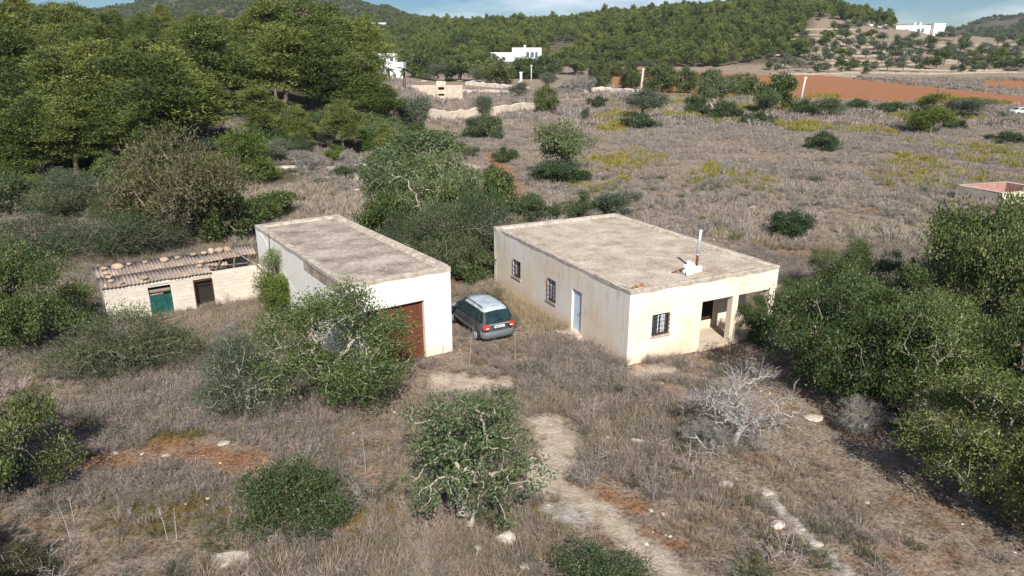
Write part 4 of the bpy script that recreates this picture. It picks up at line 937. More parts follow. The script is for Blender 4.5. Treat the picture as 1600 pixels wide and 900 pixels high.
NEAR = [
 ('carob_tree', 'garagetree', 536, 668, 250, 456, 'branchy carob tree growing in front of the garage roller door', T_),
 ('fig_tree', 'fig', 736, 862, 290, 612, 'sprawling fig tree with pale bare branches, centre foreground', T_),
 ('lentisk_bush', 'lentisk', 470, 838, 160, 720, 'dense dark green lentisk bush left of the foreground fig tree', Bs),
 ('grey_shrub', 'greyscrub', 382, 672, 118, 520, 'upright grey-green shrub left of the tree before the garage', Bs),
 ('scrub_bush', 'scrub', 205, 596, 225, 482, 'wide dark scrub bush in front of the shed', Bs),
 ('carob_tree', 'carob', 50, 562, 190, 378, 'dense dark carob tree left of the scrub before the shed', T_),
 ('low_bush', 'lentisk', 925, 965, 190, 876, 'low bright green bush cut by the bottom edge, middle', Bs),
 ('juniper_bush', 'brownscrub', 42, 928, 95, 852, 'yellow-green juniper bush in the bottom left corner', Bs),
 ('carob_tree', 'carob', 1296, 650, 220, 432, 'carob tree beside the right porch column of the farmhouse', T_),
 ('carob_tree', 'garagetree', 1425, 680, 210, 460, 'carob tree in the middle of the right-hand thicket', T_),
 ('carob_tree', 'carob', 1530, 560, 250, 318, 'tall carob tree below the pink cistern at the right edge', T_),
 ('carob_tree', 'garagetree', 1500, 800, 240, 570, 'nearest carob tree of the right-hand thicket, casting deep shade', T_),
 ('carob_tree', 'carob', 1625, 700, 220, 430, 'carob tree cut by the right edge behind the nearest thicket tree', T_),
 ('carob_tree', 'carob', 1660, 880, 220, 600, 'carob tree in the lower right corner, mostly out of frame', T_),
 ('carob_bush', 'carob', 1330, 470, 130, 378, 'round dark carob bush behind the right end of the farmhouse', Bs),
 ('carob_bush', 'carob', 1250, 500, 85, 440, 'small carob bush against the right corner of the farmhouse', Bs),
 ('carob_tree', 'carob', 1400, 560, 170, 420, 'carob tree behind the middle of the right-hand thicket', T_),
 ('carob_tree', 'carob', 1450, 640, 200, 470, 'low carob filling the heart of the right-hand thicket', T_),
 ('carob_tree', 'garagetree', 1345, 560, 150, 440, 'carob tree right of the farmhouse corner bush', T_),
 ('carob_tree', 'carob', 1560, 640, 220, 470, 'carob tree at the right edge above the nearest thicket tree', T_),
 ('carob_tree', 'carob', 1560, 480, 190, 325, 'carob tree just below the cistern trough at right', T_),
 ('dry_bush', 'bare', 1330, 690, 110, 600, 'dry brown brush at the left foot of the right-hand thicket', Bs),
 ('dry_bush', 'bare', 1385, 500, 100, 425, 'grey dry bush among the carobs right of the farmhouse', Bs),
 ('porch_bush', 'carob', 1176, 542, 62, 462, 'green bush growing up between the two porch columns', Bs),
 ('young_pine', 'pineyoung', 436, 500, 66, 392, 'bright young pine tree against the left garage wall', T_),
 ('dead_tree', 'dead', 1148, 722, 200, 578, 'bleached grey leafless dead tree spreading right of centre', T_),
 ('dry_bush', 'bare', 1110, 720, 120, 640, 'brown leafless brush around the foot of the dead tree', Bs),
 # between the two buildings
 ('green_bush', 'figmid', 612, 352, 100, 235, 'tall green tree behind the garage roof, leftmost of the hedge', T_),
 ('fig_tree', 'fig', 686, 385, 150, 245, 'fig tree with bare pale twigs in the hedge behind garage', T_),
 ('scrub_bush', 'scrub', 690, 440, 150, 318, 'dark scrub bush nearest the gap between garage and farmhouse', Bs),
 ('scrub_bush', 'scrub', 752, 425, 110, 300, 'grey-green scrub bush touching the left farmhouse corner', Bs),
 ('green_bush', 'carobmid', 772, 345, 75, 262, 'round green bush at right end of hedge behind the farmhouse', Bs),
 ('green_bush', 'figmid', 655, 290, 130, 205, 'bright green spreading bush at the back of the hedge', Bs),
 ('carob_bush', 'carobmid', 608, 392, 90, 300, 'dark low bush beside the back edge of the garage roof', Bs),
 ('lentisk_bush', 'bushmid', 836, 345, 74, 306, 'dark dome bush behind the left part of the farmhouse roof', Bs),
 ('lentisk_bush', 'bushmid', 914, 345, 62, 304, 'green bush behind the farmhouse roof, next to grey twigs', Bs),
 ('grey_shrub', 'olivemid', 966, 350, 66, 300, 'wispy grey-green shrub behind the far farmhouse corner', Bs),
 ('dry_bush', 'bare', 925, 350, 60, 312, 'bare grey twigs behind the farmhouse roof between two bushes', Bs),
 ('scrub_bush', 'scrub', 640, 420, 120, 330, 'scrub bush along the right edge of garage roof', Bs),
 ('carob_bush', 'carobmid', 735, 395, 90, 290, 'dark green bush in the middle of the hedge between buildings', Bs),
 ('green_bush', 'figmid', 700, 330, 110, 235, 'leafy bush behind the fig tree in the hedge', Bs),
 ('green_bush', 'carobmid', 645, 345, 90, 250, 'dark tree in the hedge behind the garage, second from left', T_),
 ('lentisk_bush', 'bushmid', 745, 445, 70, 385, 'low dark bush at the left foot of the farmhouse corner', Bs),
 ('scrub_bush', 'scrub', 690, 298, 90, 245, 'grey scrub at the far end of the hedge', Bs),
 # field
 ('carob_tree', 'figmid', 880, 276, 98, 190, 'lone leafy tree in dry field behind the farmhouse', T_),
 ('skirt_bush', 'bushmid', 868, 290, 92, 252, 'dark bushy skirt under the lone tree behind the farmhouse', Bs),
 ('round_tree', 'olivemid', 753, 195, 36, 150, 'small grey tree rising from dark bush left of the dirt track', T_),
 ('lentisk_bush', 'bushmid', 754, 219, 62, 182, 'dark green bush at the foot of small grey tree by track', Bs),
 ('carob_tree', 'carobmid', 854, 178, 40, 134, 'compact green tree at the bend of the pale track', T_),
 ('grey_shrub', 'olivemid', 914, 193, 18, 168, 'narrow grey-green shrub in the field right of the track tree', Bs),
 ('olive_tree', 'olivemid', 1006, 188, 72, 138, 'broad grey-green tree above a dark bush in mid field', T_),
 ('lentisk_bush', 'bushmid', 1002, 202, 64, 178, 'dark dome bush below the broad grey-green tree in mid field', Bs),
 ('lentisk_bush', 'bushmid', 935, 170, 34, 150, 'small dark bush left of the mid field tree', Bs),
 ('olive_tree', 'figmid', 1112, 175, 62, 112, 'light green tree beside the right mid field bushes', T_),
 ('lentisk_bush', 'bushmid', 1084, 181, 40, 150, 'dark bush below light green tree, left one of two', Bs),
 ('lentisk_bush', 'bushmid', 1128, 190, 58, 158, 'dark bush below light green tree, right one of two', Bs),
 ('lentisk_bush', 'bushmid', 1186, 196, 42, 174, 'small flat dark bush with white twigs in mid field', Bs),
 ('carob_tree', 'carobmid', 1208, 178, 62, 116, 'dark green tree left of the leaning white pole', T_),
 ('olive_tree', 'figmid', 1198, 190, 40, 142, 'lighter tree in front of the dark one left of leaning pole', T_),
 ('lentisk_bush', 'bushmid', 1284, 236, 50, 206, 'lone round dark bush in the middle of right dry field', Bs),
 ('lentisk_bush', 'bushmid', 1237, 370, 78, 330, 'green bush in dry field just behind the right farmhouse corner', Bs),
 ('young_pine', 'pinebush', 1452, 210, 68, 148, 'bright green young pine standing alone in right field', T_),
 ('lentisk_bush', 'bushmid', 1490, 205, 34, 186, 'low dark bush at the right foot of the field pine', Bs),
 ('lentisk_bush', 'bushmid', 1255, 181, 42, 155, 'bush at the foot of the leaning white pole', Bs),
 ('green_bush', 'figmid', 1297, 185, 46, 153, 'lighter green bush, second right of the leaning pole', Bs),
 ('lentisk_bush', 'bushmid', 1338, 175, 46, 155, 'flat dark bush, third right of the leaning pole', Bs),
 ('lentisk_bush', 'bushmid', 1397, 179, 54, 160, 'long flat dark bush left of the field pine', Bs),
 ('olive_tree', 'olivemid', 1522, 187, 58, 154, 'grey-green olive by the road, left of the white car', T_),
 ('olive_tree', 'olivemid', 1490, 182, 34, 154, 'small greyish shrub between field pine and roadside olive', Bs),
 ('lentisk_bush', 'bushmid', 1572, 224, 52, 206, 'low bush near right edge below the white car', Bs),
 ('grey_shrub', 'olivemid', 1565, 187, 18, 174, 'tiny grey shrub just left of the white car', Bs),
 ('green_bush', 'bushmid', 788, 254, 40, 230, 'small yellow-green bush by the red soil strip', Bs),
 ('lentisk_bush', 'bushmid', 537, 280, 34, 260, 'small dark bush among rocks behind the garage', Bs),
 ('dead_tree', 'dead', 1130, 276, 34, 246, 'small white dead tree in the dry field', T_),
 ('dry_bush', 'bare', 1066, 332, 26, 300, 'small grey dry bush in the field behind the stovepipe', Bs),
 ('green_bush', 'figmid', 735, 250, 30, 228, 'small light bush in front of the dirt track', Bs),
 # trees along the track and red field
 ('carob_tree', 'carobmid', 984, 140, 36, 108, 'dark round tree on red soil left of the centre pole', T_),
 ('carob_tree', 'carobmid', 1030, 146, 58, 100, 'broad dark tree just right of the centre pole', T_),
 ('carob_tree', 'carobmid', 1068, 146, 40, 106, 'tree right of the broad dark tree on the red field', T_),
 ('carob_tree', 'carobmid', 1115, 151, 46, 110, 'dark tree left of the parasol-shaped tree on red field', T_),
 ('carob_tree', 'carobmid', 1160, 154, 42, 116, 'parasol-shaped tree on thin trunk by the red field', T_),
 ('carob_tree', 'carobmid', 937, 140, 36, 92, 'dark tree right of the bare bush by the dark car', T_),
 ('dry_bush', 'bare', 905, 148, 66, 102, 'large brown bare bush right of the dark car', Bs),
 ('olive_tree', 'olivemid', 855, 140, 30, 112, 'grey bush left of the dark car', Bs),
 ('carob_tree', 'carobmid', 657, 124, 54, 76, 'round dark green tree right of the white villa', T_),
 ('olive_tree', 'olivemid', 684, 128, 34, 100, 'grey olive above the stone terrace wall', T_),
 ('carob_tree', 'carobmid', 718, 128, 62, 88, 'wide green tree above the stone wall, second from villa', T_),
 ('olive_tree', 'olivemid', 744, 132, 26, 108, 'small silvery olive beside the pale boulders', T_),
 ('carob_tree', 'carobmid', 776, 132, 56, 94, 'green tree below the white arched house, left one', T_),
 ('carob_tree', 'carobmid', 815, 124, 52, 90, 'green tree below the white arched house, middle one', T_),
 ('carob_tree', 'carobmid', 850, 124, 56, 88, 'green tree below the white arched house, right one', T_),
 ('olive_tree', 'olivemid', 810, 154, 36, 128, 'silvery shrub at the foot of the white gate pillar', Bs),
 ('carob_tree', 'carobmid', 900, 118, 50, 84, 'dark tree under the forest edge above the bare bush', T_),
 ('carob_tree', 'carobmid', 722, 96, 30, 50, 'tall dark cypress-like tree behind the wide green tree', T_),
 ('carob_tree', 'carobmid', 960, 120, 34, 95, 'tree at the forest edge left of the rubble slope', T_),
 ('olive_tree', 'olivemid', 1010, 112, 26, 92, 'grey olive beside the small blue-white hut', T_),
 ('carob_tree', 'carobmid', 987, 110, 24, 90, 'small dark tree left of the blue-white hut', T_),
 # scrub at the foot of the left slope
 ('brown_bush', 'brownscrub', 292, 392, 185, 205, 'large brown-olive bush behind the shed roof', Bs),
 ('pine_bush', 'pinebush', 382, 290, 108, 204, 'bright green young pine left of the bare clearing', T_),
 ('scrub_bush', 'scrub', 185, 415, 175, 330, 'grey-green scrub behind the left end of the shed roof', Bs),
 ('scrub_bush', 'scrub', 60, 420, 170, 335, 'scrub bush at left edge above the dark carob', Bs),
 ('dark_bush', 'carobmid', 425, 348, 80, 300, 'dark shaded bush at the back left corner of the garage', Bs),
 ('dark_bush', 'carobmid', 355, 380, 90, 300, 'dark bush between brown bush and the garage wall', Bs),
 ('scrub_bush', 'scrub', 110, 340, 150, 265, 'low scrub at the foot of left pine slope', Bs),
 ('dry_bush', 'bare', 478, 270, 80, 222, 'grey leafless thicket behind the clearing', Bs),
 ('dry_bush', 'bare', 548, 262, 44, 220, 'pale dead shrub at right of the clearing', Bs),
 ('green_bush', 'pinebush', 522, 255, 30, 226, 'small bright pine bush behind the clearing', Bs),
 ('green_bush', 'figmid', 600, 235, 60, 185, 'leafy bush at the right foot of pine slope', Bs),
 ('grey_shrub', 'olivemid', 652, 215, 46, 150, 'slender grey-green tree right of the pine slope', T_),
 ('carob_bush', 'carobmid', 690, 245, 70, 205, 'dark green bush behind the hedge near the track', Bs),
 ('grey_shrub', 'olivemid', 630, 205, 40, 165, 'grey shrub below the stone terrace wall', Bs),
]
plant('carob_tree', 'carob', Vector((-15.0, 16.4, 0)), 4.6, 3.9, 'carob tree cut by the lower left edge above dark shadow', T_)
plant('carob_tree', 'carob', Vector((-12.3, 7.2, 0)), 5.6, 6.6, 'carob tree outside the lower left corner, throwing shade into view', T_)
for t in NEAR:
    pplant(*t)

# undergrowth at the foot of the pines
rng = random.Random(31)
for k, (row, a_, b_, st_, nm_) in enumerate(((345, -20, 250, 62, 'nearest'), (312, -20, 330, 56, 'second'), (282, 40, 340, 52, 'third'), (258, 300, 470, 46, 'fourth'), (240, 400, 640, 36, 'fifth'), (222, 420, 650, 36, 'sixth'), (206, 440, 660, 36, 'farthest'))):
    px = a_ + rng.uniform(0, 20); j = 0
    while px < b_:
        kk = rng.choices(['scrub', 'bushmid', 'carobmid', 'olivemid', 'pinebush', 'brownscrub'], [.2, .15, .2, .15, .2, .1])[0]; w_ = rng.uniform(.9, 1.5) * st_
        pplant('undergrowth_bush', kk, px, row + rng.uniform(-5, 5), w_, row - w_ * rng.uniform(.5, .95), 'undergrowth bush below the left pines, %s row, %s from the left' % (nm_, ordn(j)), 'bush', 'undergrowth below the left pines'); j += 1; px += st_ * rng.uniform(.7, 1.2)
# wooded slope on the left: one pine at a time
rng = random.Random(77)
rows = [(64, -30, 225, 66), (73, -40, 340, 60), (84, -50, 600, 56), (96, -40, 625, 48), (109, -30, 620, 46), (124, -30, 605, 42), (141, -20, 560, 40), (160, 0, 480, 38)]
rown = ['front', 'second', 'third', 'fourth', 'fifth', 'sixth', 'seventh', 'back']
for k, (y, a_, b_, st_) in enumerate(rows):
    px = a_ + rng.uniform(0, 30); j = 0
    while px < b_:
        yy = y + rng.uniform(-4, 4); x = (px - 800) / 1071 / 1.03 * yy
        hgt = rng.uniform(7.6, 12.2) * (1.3 if 430 < px < 600 and k in (4, 5) else 1.0) * (.8 if k == 0 else 1)
        if px > 585: hgt *= .68
        if px > 400 and k == 2: hgt *= .66
        if 190 < px < 430 and k >= 3: hgt *= .74
        if 80 < px < 190 and k >= 5: hgt *= .8
        plant('pine_tree', 'pine', Vector((x, yy, float(Hf(x, yy)) - .1)), hgt * rng.uniform(.64, .86), hgt, 'Aleppo pine on the left slope, %s row, %s from the left' % (rown[k], ordn(j)), 'pine tree', 'pines on the left slope')
        j += 1; px += st_ * rng.uniform(.75, 1.25)

# ------------------------------------------------------------------ scattered stuff: geometry-node instancer
def gn_group(coll):
    ng = bpy.data.node_groups.new('scatter', 'GeometryNodeTree')
    ng.interface.new_socket('Geometry', in_out='INPUT', socket_type='NodeSocketGeometry'); ng.interface.new_socket('Geometry', in_out='OUTPUT', socket_type='NodeSocketGeometry')
    gi, go = ng.nodes.new('NodeGroupInput'), ng.nodes.new('NodeGroupOutput'); ip = ng.nodes.new('GeometryNodeInstanceOnPoints'); ci = ng.nodes.new('GeometryNodeCollectionInfo')
    ci.inputs['Collection'].default_value = coll; ci.inputs['Separate Children'].default_value = True; ci.inputs['Reset Children'].default_value = True
    ng.links.new(gi.outputs[0], ip.inputs['Points']); ng.links.new(ci.outputs[0], ip.inputs['Instance']); ip.inputs['Pick Instance'].default_value = True
    for nm, ty, sock in (('idx', 'INT', 'Instance Index'), ('rot', 'FLOAT_VECTOR', 'Rotation'), ('scl', 'FLOAT_VECTOR', 'Scale')):
        na = ng.nodes.new('GeometryNodeInputNamedAttribute'); na.data_type = ty; na.inputs['Name'].default_value = nm; ng.links.new(na.outputs['Attribute'], ip.inputs[sock])
    ng.links.new(ip.outputs[0], go.inputs[0]); return ng
def scatter(name, P, scl, idx_, protos, label, cat, rng, tilt=.12):
    coll = bpy.data.collections.new(name + '_forms')
    for k, me_ in enumerate(protos): coll.objects.link(bpy.data.objects.new('%s_form_%02d' % (name, k), me_))
    me = bpy.data.meshes.new(name); me.vertices.add(len(P)); me.vertices.foreach_set('co', np.asarray(P, np.float32).ravel())
    n_ = len(P); rot = np.column_stack([rng.normal(0, tilt, n_), rng.normal(0, tilt, n_), rng.uniform(0, 6.283, n_)])
    me.attributes.new('idx', 'INT', 'POINT').data.foreach_set('value', np.asarray(idx_, np.int32))
    me.attributes.new('rot', 'FLOAT_VECTOR', 'POINT').data.foreach_set('vector', rot.astype(np.float32).ravel())
    me.attributes.new('scl', 'FLOAT_VECTOR', 'POINT').data.foreach_set('vector', np.asarray(scl, np.float32).ravel())
    o = link(name, me); md = o.modifiers.new('scatter', 'NODES'); md.node_group = gn_group(coll)
    kind(o, 'stuff'); tag(o, label, cat); return o
def tuft(name, seed, n_, h, w, rad, lean, mat, leafy=0, seg=2):
    rng = np.random.default_rng(seed); V = []; F = []; rn = []
    for k in range(n_):
        a = rng.uniform(0, 6.283); r0 = rad * math.sqrt(rng.uniform()); b0 = np.array([math.cos(a) * r0, math.sin(a) * r0, -.02]); hh = h * rng.uniform(.45, 1.2)
        d = np.array([math.cos(a), math.sin(a), 0]) * lean * rng.uniform(.2, 1.4) + rng.normal(0, .15, 3) * lean; tip = b0 + np.array([d[0] * hh, d[1] * hh, hh]); mid = (b0 + tip) / 2 + np.array([0, 0, hh * .1]) + rng.normal(0, .04, 3) * h
        s = rng.normal(size=3); s[2] = 0; s /= np.linalg.norm(s) + 1e-9; s *= w / 2; i = len(V)
        V += [b0 - s, b0 + s, mid + s * .8, mid - s * .8, tip + s * .2, tip - s * .2]; F += [(i, i + 1, i + 2, i + 3), (i + 3, i + 2, i + 4, i + 5)]; q = rng.uniform(); rn += [q, q]
        for j in range(leafy):                                     # side twigs / leaflets
            t = rng.uniform(.35, 1); c = b0 + (tip - b0) * t; e = rng.normal(size=3); e[2] = abs(e[2]) * .7; e /= np.linalg.norm(e); c2 = c + e * h * .28; s2 = np.cross(e, rng.normal(size=3)); s2 /= np.linalg.norm(s2) + 1e-9; s2 *= w * .5; i = len(V)
            V += [c - s2 * .5, c + s2 * .5, c2 + s2 * .6, c2 - s2 * .6]; F.append((i, i + 1, i + 2, i + 3)); rn.append(rng.uniform())
    me = np_mesh(name, np.array(V), np.array(F), rn); me.materials.append(M[mat]); return me
def region(rng, n_, y0, y1, margin=1.12):
    """points spread evenly over the wedge of ground in view"""
    y = np.sqrt(rng.uniform(y0 ** 2, y1 ** 2, n_)); half = 800 / 1071 * (y * CP + CAMH * SP) * margin
    return rng.uniform(-1, 1, n_) * half, y
def bareness(x, y):
    n_ = (fbm(x * .8, y * .8, 31, 3) - .5) * .9
    return (blobs(x, y, SAND) + n_ > .38) | (blobs(x, y, PALE) + n_ > .40) | (blobs(x, y, RED) + n_ * .8 > .34)
def grass(name, y0, y1, n_, protos, probs, size, seed, label, cond=None, thin=.38):
    rng = np.random.default_rng(seed); x, y = region(rng, n_, y0, y1)
    dens = fbm(x * .22, y * .22, 51, 4); keep = (dens + rng.normal(0, .07, n_) > thin) & ~built(x, y) & ~bareness(x, y)
    PXp = px_of(x / y)
    for P in FIELD: keep &= ~inpoly(x, y, P)
    keep &= ~((PXp < 560 - (y - 60) * .5) & (y > 100))
    if cond is not None: keep &= cond(x, y, PXp, rng)
    x, y, dens = x[keep], y[keep], dens[keep]; z = Hf(x, y)
    s = size * rng.uniform(.5, 1.35, len(x)) * (.25 + 1.5 * dens); k = rng.choice(len(protos), len(x), p=np.array(probs) / sum(probs))
    # neighbouring tufts share a kind
    pat = fbm(x * .10 + 3, y * .10, 77, 3); k = np.where(pat > .56, np.where(rng.uniform(size=len(x)) < .6, 0, k), k); k = np.where(pat < .42, np.where(rng.uniform(size=len(x)) < .5, 1, k), k)
    return scatter(name, np.column_stack([x, y, z]), np.column_stack([s, s, s * rng.uniform(.75, 1.25, len(x))]), k, protos, label, 'dry grass', rng)
nearT = [tuft('t', 1, 42, .34, .010, .13, .65, 'straw'), tuft('t', 2, 26, .34, .009, .10, .7, 'lilac', 5), tuft('t', 3, 34, .26, .009, .16, .9, 'lilac', 3), tuft('t', 4, 30, .55, .008, .07, .35, 'straw', 2), tuft('t', 5, 26, .16, .016, .14, .9, 'weed', 3), tuft('t', 6, 30, .42, .008, .12, .5, 'lilac', 4)]
grass('near_dry_grass', 10.5, 46, 74000, nearT, [.20, .22, .26, .05, .14, .13], .72, 11, 'tangled grey-brown dry grass and weeds around the buildings', thin=.45)
midT = [tuft('t', 11, 34, .42, .026, .24, .6, 'strawpale'), tuft('t', 12, 24, .44, .024, .22, .6, 'lilacpale', 4), tuft('t', 13, 30, .36, .024, .26, .8, 'lilacpale', 2), tuft('t', 14, 26, .62, .022, .16, .35, 'strawpale'), tuft('t', 15, 24, .30, .034, .22, .8, 'weed', 2)]
grass('field_dry_grass', 46, 125, 50000, midT, [.24, .24, .30, .14, .08], .9, 12, 'lilac-brown dry grass covering the open field', thin=.36)
farT = [tuft('t', 21, 26, .6, .07, .5, .6, 'strawpale'), tuft('t', 22, 26, .62, .07, .5, .6, 'lilacpale', 2), tuft('t', 23, 26, .5, .07, .5, .8, 'lilacpale', 2)]
grass('far_dry_grass', 125, 300, 34000, farT, [.35, .35, .3], 1.25, 13, 'far dry grass between the field bushes and the red soil', cond=lambda x, y, p, r: (p > 560) & ((p > 900) | (y < 240)), thin=.30)
# low twiggy scrub breaking up the grass
rng = np.random.default_rng(55); x, y = region(rng, 2600, 11, 75); dn = fbm(x * .35, y * .35, 23, 3); keep = (dn > .50) & ~built(x, y, .5) & ~bareness(x, y) & ~((px_of(x / y) < 420) & (y > 50))
x, y = x[keep], y[keep]; s = rng.uniform(.7, 1.9, len(x))
scatter('low_scrub', np.column_stack([x, y, Hf(x, y)]), np.column_stack([s, s, s * .85]), rng.integers(0, 4, len(x)), [tuft('t', 61, 34, .40, .010, .16, .95, 'lilac', 9), tuft('t', 62, 34, .36, .012, .16, .95, 'scrub', 9), tuft('t', 63, 30, .5, .009, .14, .8, 'greytwig', 7), tuft('t', 64, 34, .30, .014, .18, 1.0, 'brownscrub', 9)], 'low twiggy dwarf shrubs dotted through the dry grass', 'dwarf shrubs', rng)
# golden tufts along the farmhouse wall
rng = np.random.default_rng(5); n_ = 420
ly = rng.uniform(4.4, 12.6, n_); lx = -.12 - np.abs(rng.normal(0, .55, n_)); x, y = [np.array(q) for q in zip(*[world(a_, b_, HOUSE_O, HOUSE_A) for a_, b_ in zip(lx, ly)])]
s = rng.uniform(.45, 1.0, n_); scatter('golden_grass', np.column_stack([x, y, Hf(x, y)]), np.column_stack([s, s, s]), rng.integers(0, 2, n_), [tuft('t', 31, 40, .42, .010, .12, .5, 'gold'), tuft('t', 32, 30, .55, .010, .09, .4, 'gold')], 'golden dry grass along the left farmhouse wall', 'dry grass', rng)
# yellow-green flowering weeds in the field, in drifts
rng = np.random.default_rng(6); x, y = region(rng, 42000, 46, 210); pat = fbm(x * .12, y * .055, 91, 4); PXp = px_of(x / y)
band = np.exp(-((y - 84 - (PXp - 1300) * .01) / 13) ** 2) * .11 + np.exp(-((y - 70) / 14) ** 2) * .05 + np.exp(-((y - 125) / 18) ** 2) * .07
keep = (pat + band > .668) & (PXp + 160 * (fbm(x * .05, y * .05, 8, 3) - .5) > 950 - (y < 90) * 40) & ~built(x, y, 1)
x, y = x[keep], y[keep]; s = rng.uniform(.6, 1.3, len(x)) * np.clip(y / 70, .8, 2)
scatter('yellow_weeds', np.column_stack([x, y, Hf(x, y)]), np.column_stack([s, s, s]), rng.integers(0, 2, len(x)), [tuft('t', 33, 26, .42, .035, .2, .6, 'inula', 3), tuft('t', 34, 30, .34, .03, .25, .8, 'inula', 3)], 'yellow-green flowering weeds in drifts across the dry field', 'weeds', rng)

# ------------------------------------------------------------------ forests on the hills: too many and too far to count
def joined(wm, cmh):
    import bmesh
    bm = bmesh.new(); bm.from_mesh(cmh); bm.from_mesh(wm); me = bpy.data.meshes.new('far_tree'); bm.to_mesh(me); bm.free(); me.materials.append(cmh.materials[0]); return me
pf, of_, cf = [[t[1] for t in TPL[k]] for k in ('pinefar', 'olivefar', 'carobfar')]
rng = np.random.default_rng(9); n_ = 15000
y = np.sqrt(rng.uniform(345 ** 2, 860 ** 2, n_)); x = rng.uniform(-.42, .52, n_) * y; PXp = px_of(x / y); wob = 70 * (fbm(x * .02, y * .02, 3) - .5)
keep = (PXp > 470) & ((PXp + wob < 1245) | ((y > 505) & (PXp < 1385) & (rng.uniform(size=n_) < .8)) | ((y > 540) & (PXp < 1560) & (rng.uniform(size=n_) < .35)))
keep &= (y > 372 + 18 * np.sin(x * .05)) & ~((y < 500) & (PXp < 900) & (PXp > 640) & (fbm(x * .02, y * .02, 44) > .52))
x, y = x[keep], y[keep]; s = rng.uniform(.5, 1.2, len(x)); s = s * np.where(rng.uniform(size=len(x)) < .2, 1.25, 1); k = np.where(rng.uniform(size=len(x)) < .88, rng.integers(0, 3, len(x)), rng.integers(3, 6, len(x)))
k = np.where(rng.uniform(size=len(x)) < .07, rng.integers(6, 9, len(x)), k)
scatter('hill_forest', np.column_stack([x, y, Hf(x, y)]), np.column_stack([s, s, s * rng.uniform(.8, 1.35, len(x))]), k, pf + cf + of_, 'pine forest covering the middle hill', 'forest', rng, .05)
n_ = 24000; y = np.sqrt(rng.uniform(880 ** 2, 1800 ** 2, n_)); x = rng.uniform(-.75, .95, n_) * y; PXp = px_of(x / y)
keep = ((PXp < 780) | (PXp > 1430)) & (fbm(x * .006, y * .006, 61, 3) > .33)
x, y = x[keep], y[keep]; s = rng.uniform(.8, 1.4, len(x))
scatter('distant_forest', np.column_stack([x, y, Hf(x, y)]), np.column_stack([s * 1.35, s * 1.35, s * .95]), rng.integers(0, 6, len(x)), pf + cf, 'distant forest on the far mountains', 'forest', rng, .05)
n_ = 2600; y = np.sqrt(rng.uniform(215 ** 2, 380 ** 2, n_)); x = rng.uniform(-.6, -.02, n_) * y; PXp = px_of(x / y); keep = (PXp < 470 + rng.normal(0, 12, n_)) | ((y > 330) & (PXp < 800) & (rng.uniform(size=n_) < .3)); x, y = x[keep], y[keep]; s = rng.uniform(.6, 1, len(x))
scatter('valley_wood', np.column_stack([x, y, Hf(x, y)]), np.column_stack([s, s, s]), rng.integers(0, 6, len(x)), pf + cf, 'mixed wood in the valley behind the left pine slope', 'wood', rng, .05)
# trees standing apart on the terraced hillside
rr_ = random.Random(15); rowsT = [(113, 19), (107, 19), (101, 18), (94, 18), (87, 18), (80, 18), (73, 19), (66, 21), (58, 24), (50, 22), (43, 24)]
for k, (row, stp) in enumerate(rowsT):
    px = 1195 + rr_.uniform(0, 20); j = 0
    while px < 1640:
        kk = rr_.choices(['olivefar', 'carobfar', 'pinefar'], [.55, .33, .12])[0]; hp = rr_.uniform(10, 19) * (1.5 if kk == 'pinefar' else 1)
        if not (1350 < px < 1480 and row < 66) and not (row < 55 and px > 1400) and rr_.random() < .9:
            r2 = row + rr_.uniform(-3, 3); p = ground(px, r2); s = depth(p) / FPX
            nm, kd = {'olivefar': ('olive_tree', 'grey-green olive tree'), 'carobfar': ('carob_tree', 'dark carob tree'), 'pinefar': ('pine_tree', 'bright pine')}[kk]
            plant(nm, kk, p, min(hp * rr_.uniform(1.0, 1.6), 26) * s, hp * s, '%s on the terraced hillside, %s tier from below, %s from the left' % (kd, ordn(k), ordn(j)), 'tree', 'trees on the terraced hillside'); j += 1
        px += stp * rr_.uniform(.6, 1.4)

# ------------------------------------------------------------------ terrace walls, stone walls
def stonewall(name, pts, h, th, label, mat=None, seed=0, group=None, base=.3):
    P = [Vector(ground(*p)) if len(p) == 2 else Vector(p) for p in pts]; r_ = random.Random(seed); q = MB(); rows = []
    for a_, b_ in zip(P[:-1], P[1:]):
        L = (b_ - a_).length; k = max(2, int(L / 1.2))
        for i in range(k + (1 if b_ is P[-1] else 0)):
            c = a_.lerp(b_, i / k); c.z = float(Hf(c.x, c.y)); d = (b_ - a_).normalized(); nn = Vector((-d.y, d.x, 0)); t = h * r_.uniform(.82, 1.12); w_ = th * r_.uniform(.85, 1.15)
            rows.append([c - nn * w_ + Vector((0, 0, -base)), c - nn * (w_ * .85) + Vector((0, 0, t * .93)), c - nn * w_ * .3 + Vector((0, 0, t)), c + nn * (w_ * .8) + Vector((0, 0, t * .95)), c + nn * w_ + Vector((0, 0, -base))])
    for a_, b_ in zip(rows[:-1], rows[1:]):
        for j in range(4): q.quad(a_[j], b_[j], b_[j + 1], a_[j + 1])
    q.poly(rows[0][::-1]); q.poly(rows[-1])
    o = q.build(name, mat or M['drystone']); tag(o, label, 'wall', group); return o
twl = [(116, 1205, 1610), (108.5, 1262, 1590), (101.5, 1215, 1500), (95, 1240, 1610), (88, 1205, 1430), (82, 1210, 1600), (76, 1225, 1400), (69, 1230, 1610), (62, 1215, 1350), (55, 1225, 1345), (48, 1255, 1342)]
for k, (row, a_, b_) in enumerate(twl):
    n_ = int((b_ - a_) / 30) + 1
    stonewall('terrace_wall', [(a_ + (b_ - a_) * i / n_, row + 1.1 * math.sin(i * .9 + k) + (i / n_) * (3 if k % 2 else -1)) for i in range(n_ + 1)], 0.75, .5, 'dry-stone terrace wall on the right hillside, %s from below' % ordn(k), seed=k, group='terrace walls on the hillside')
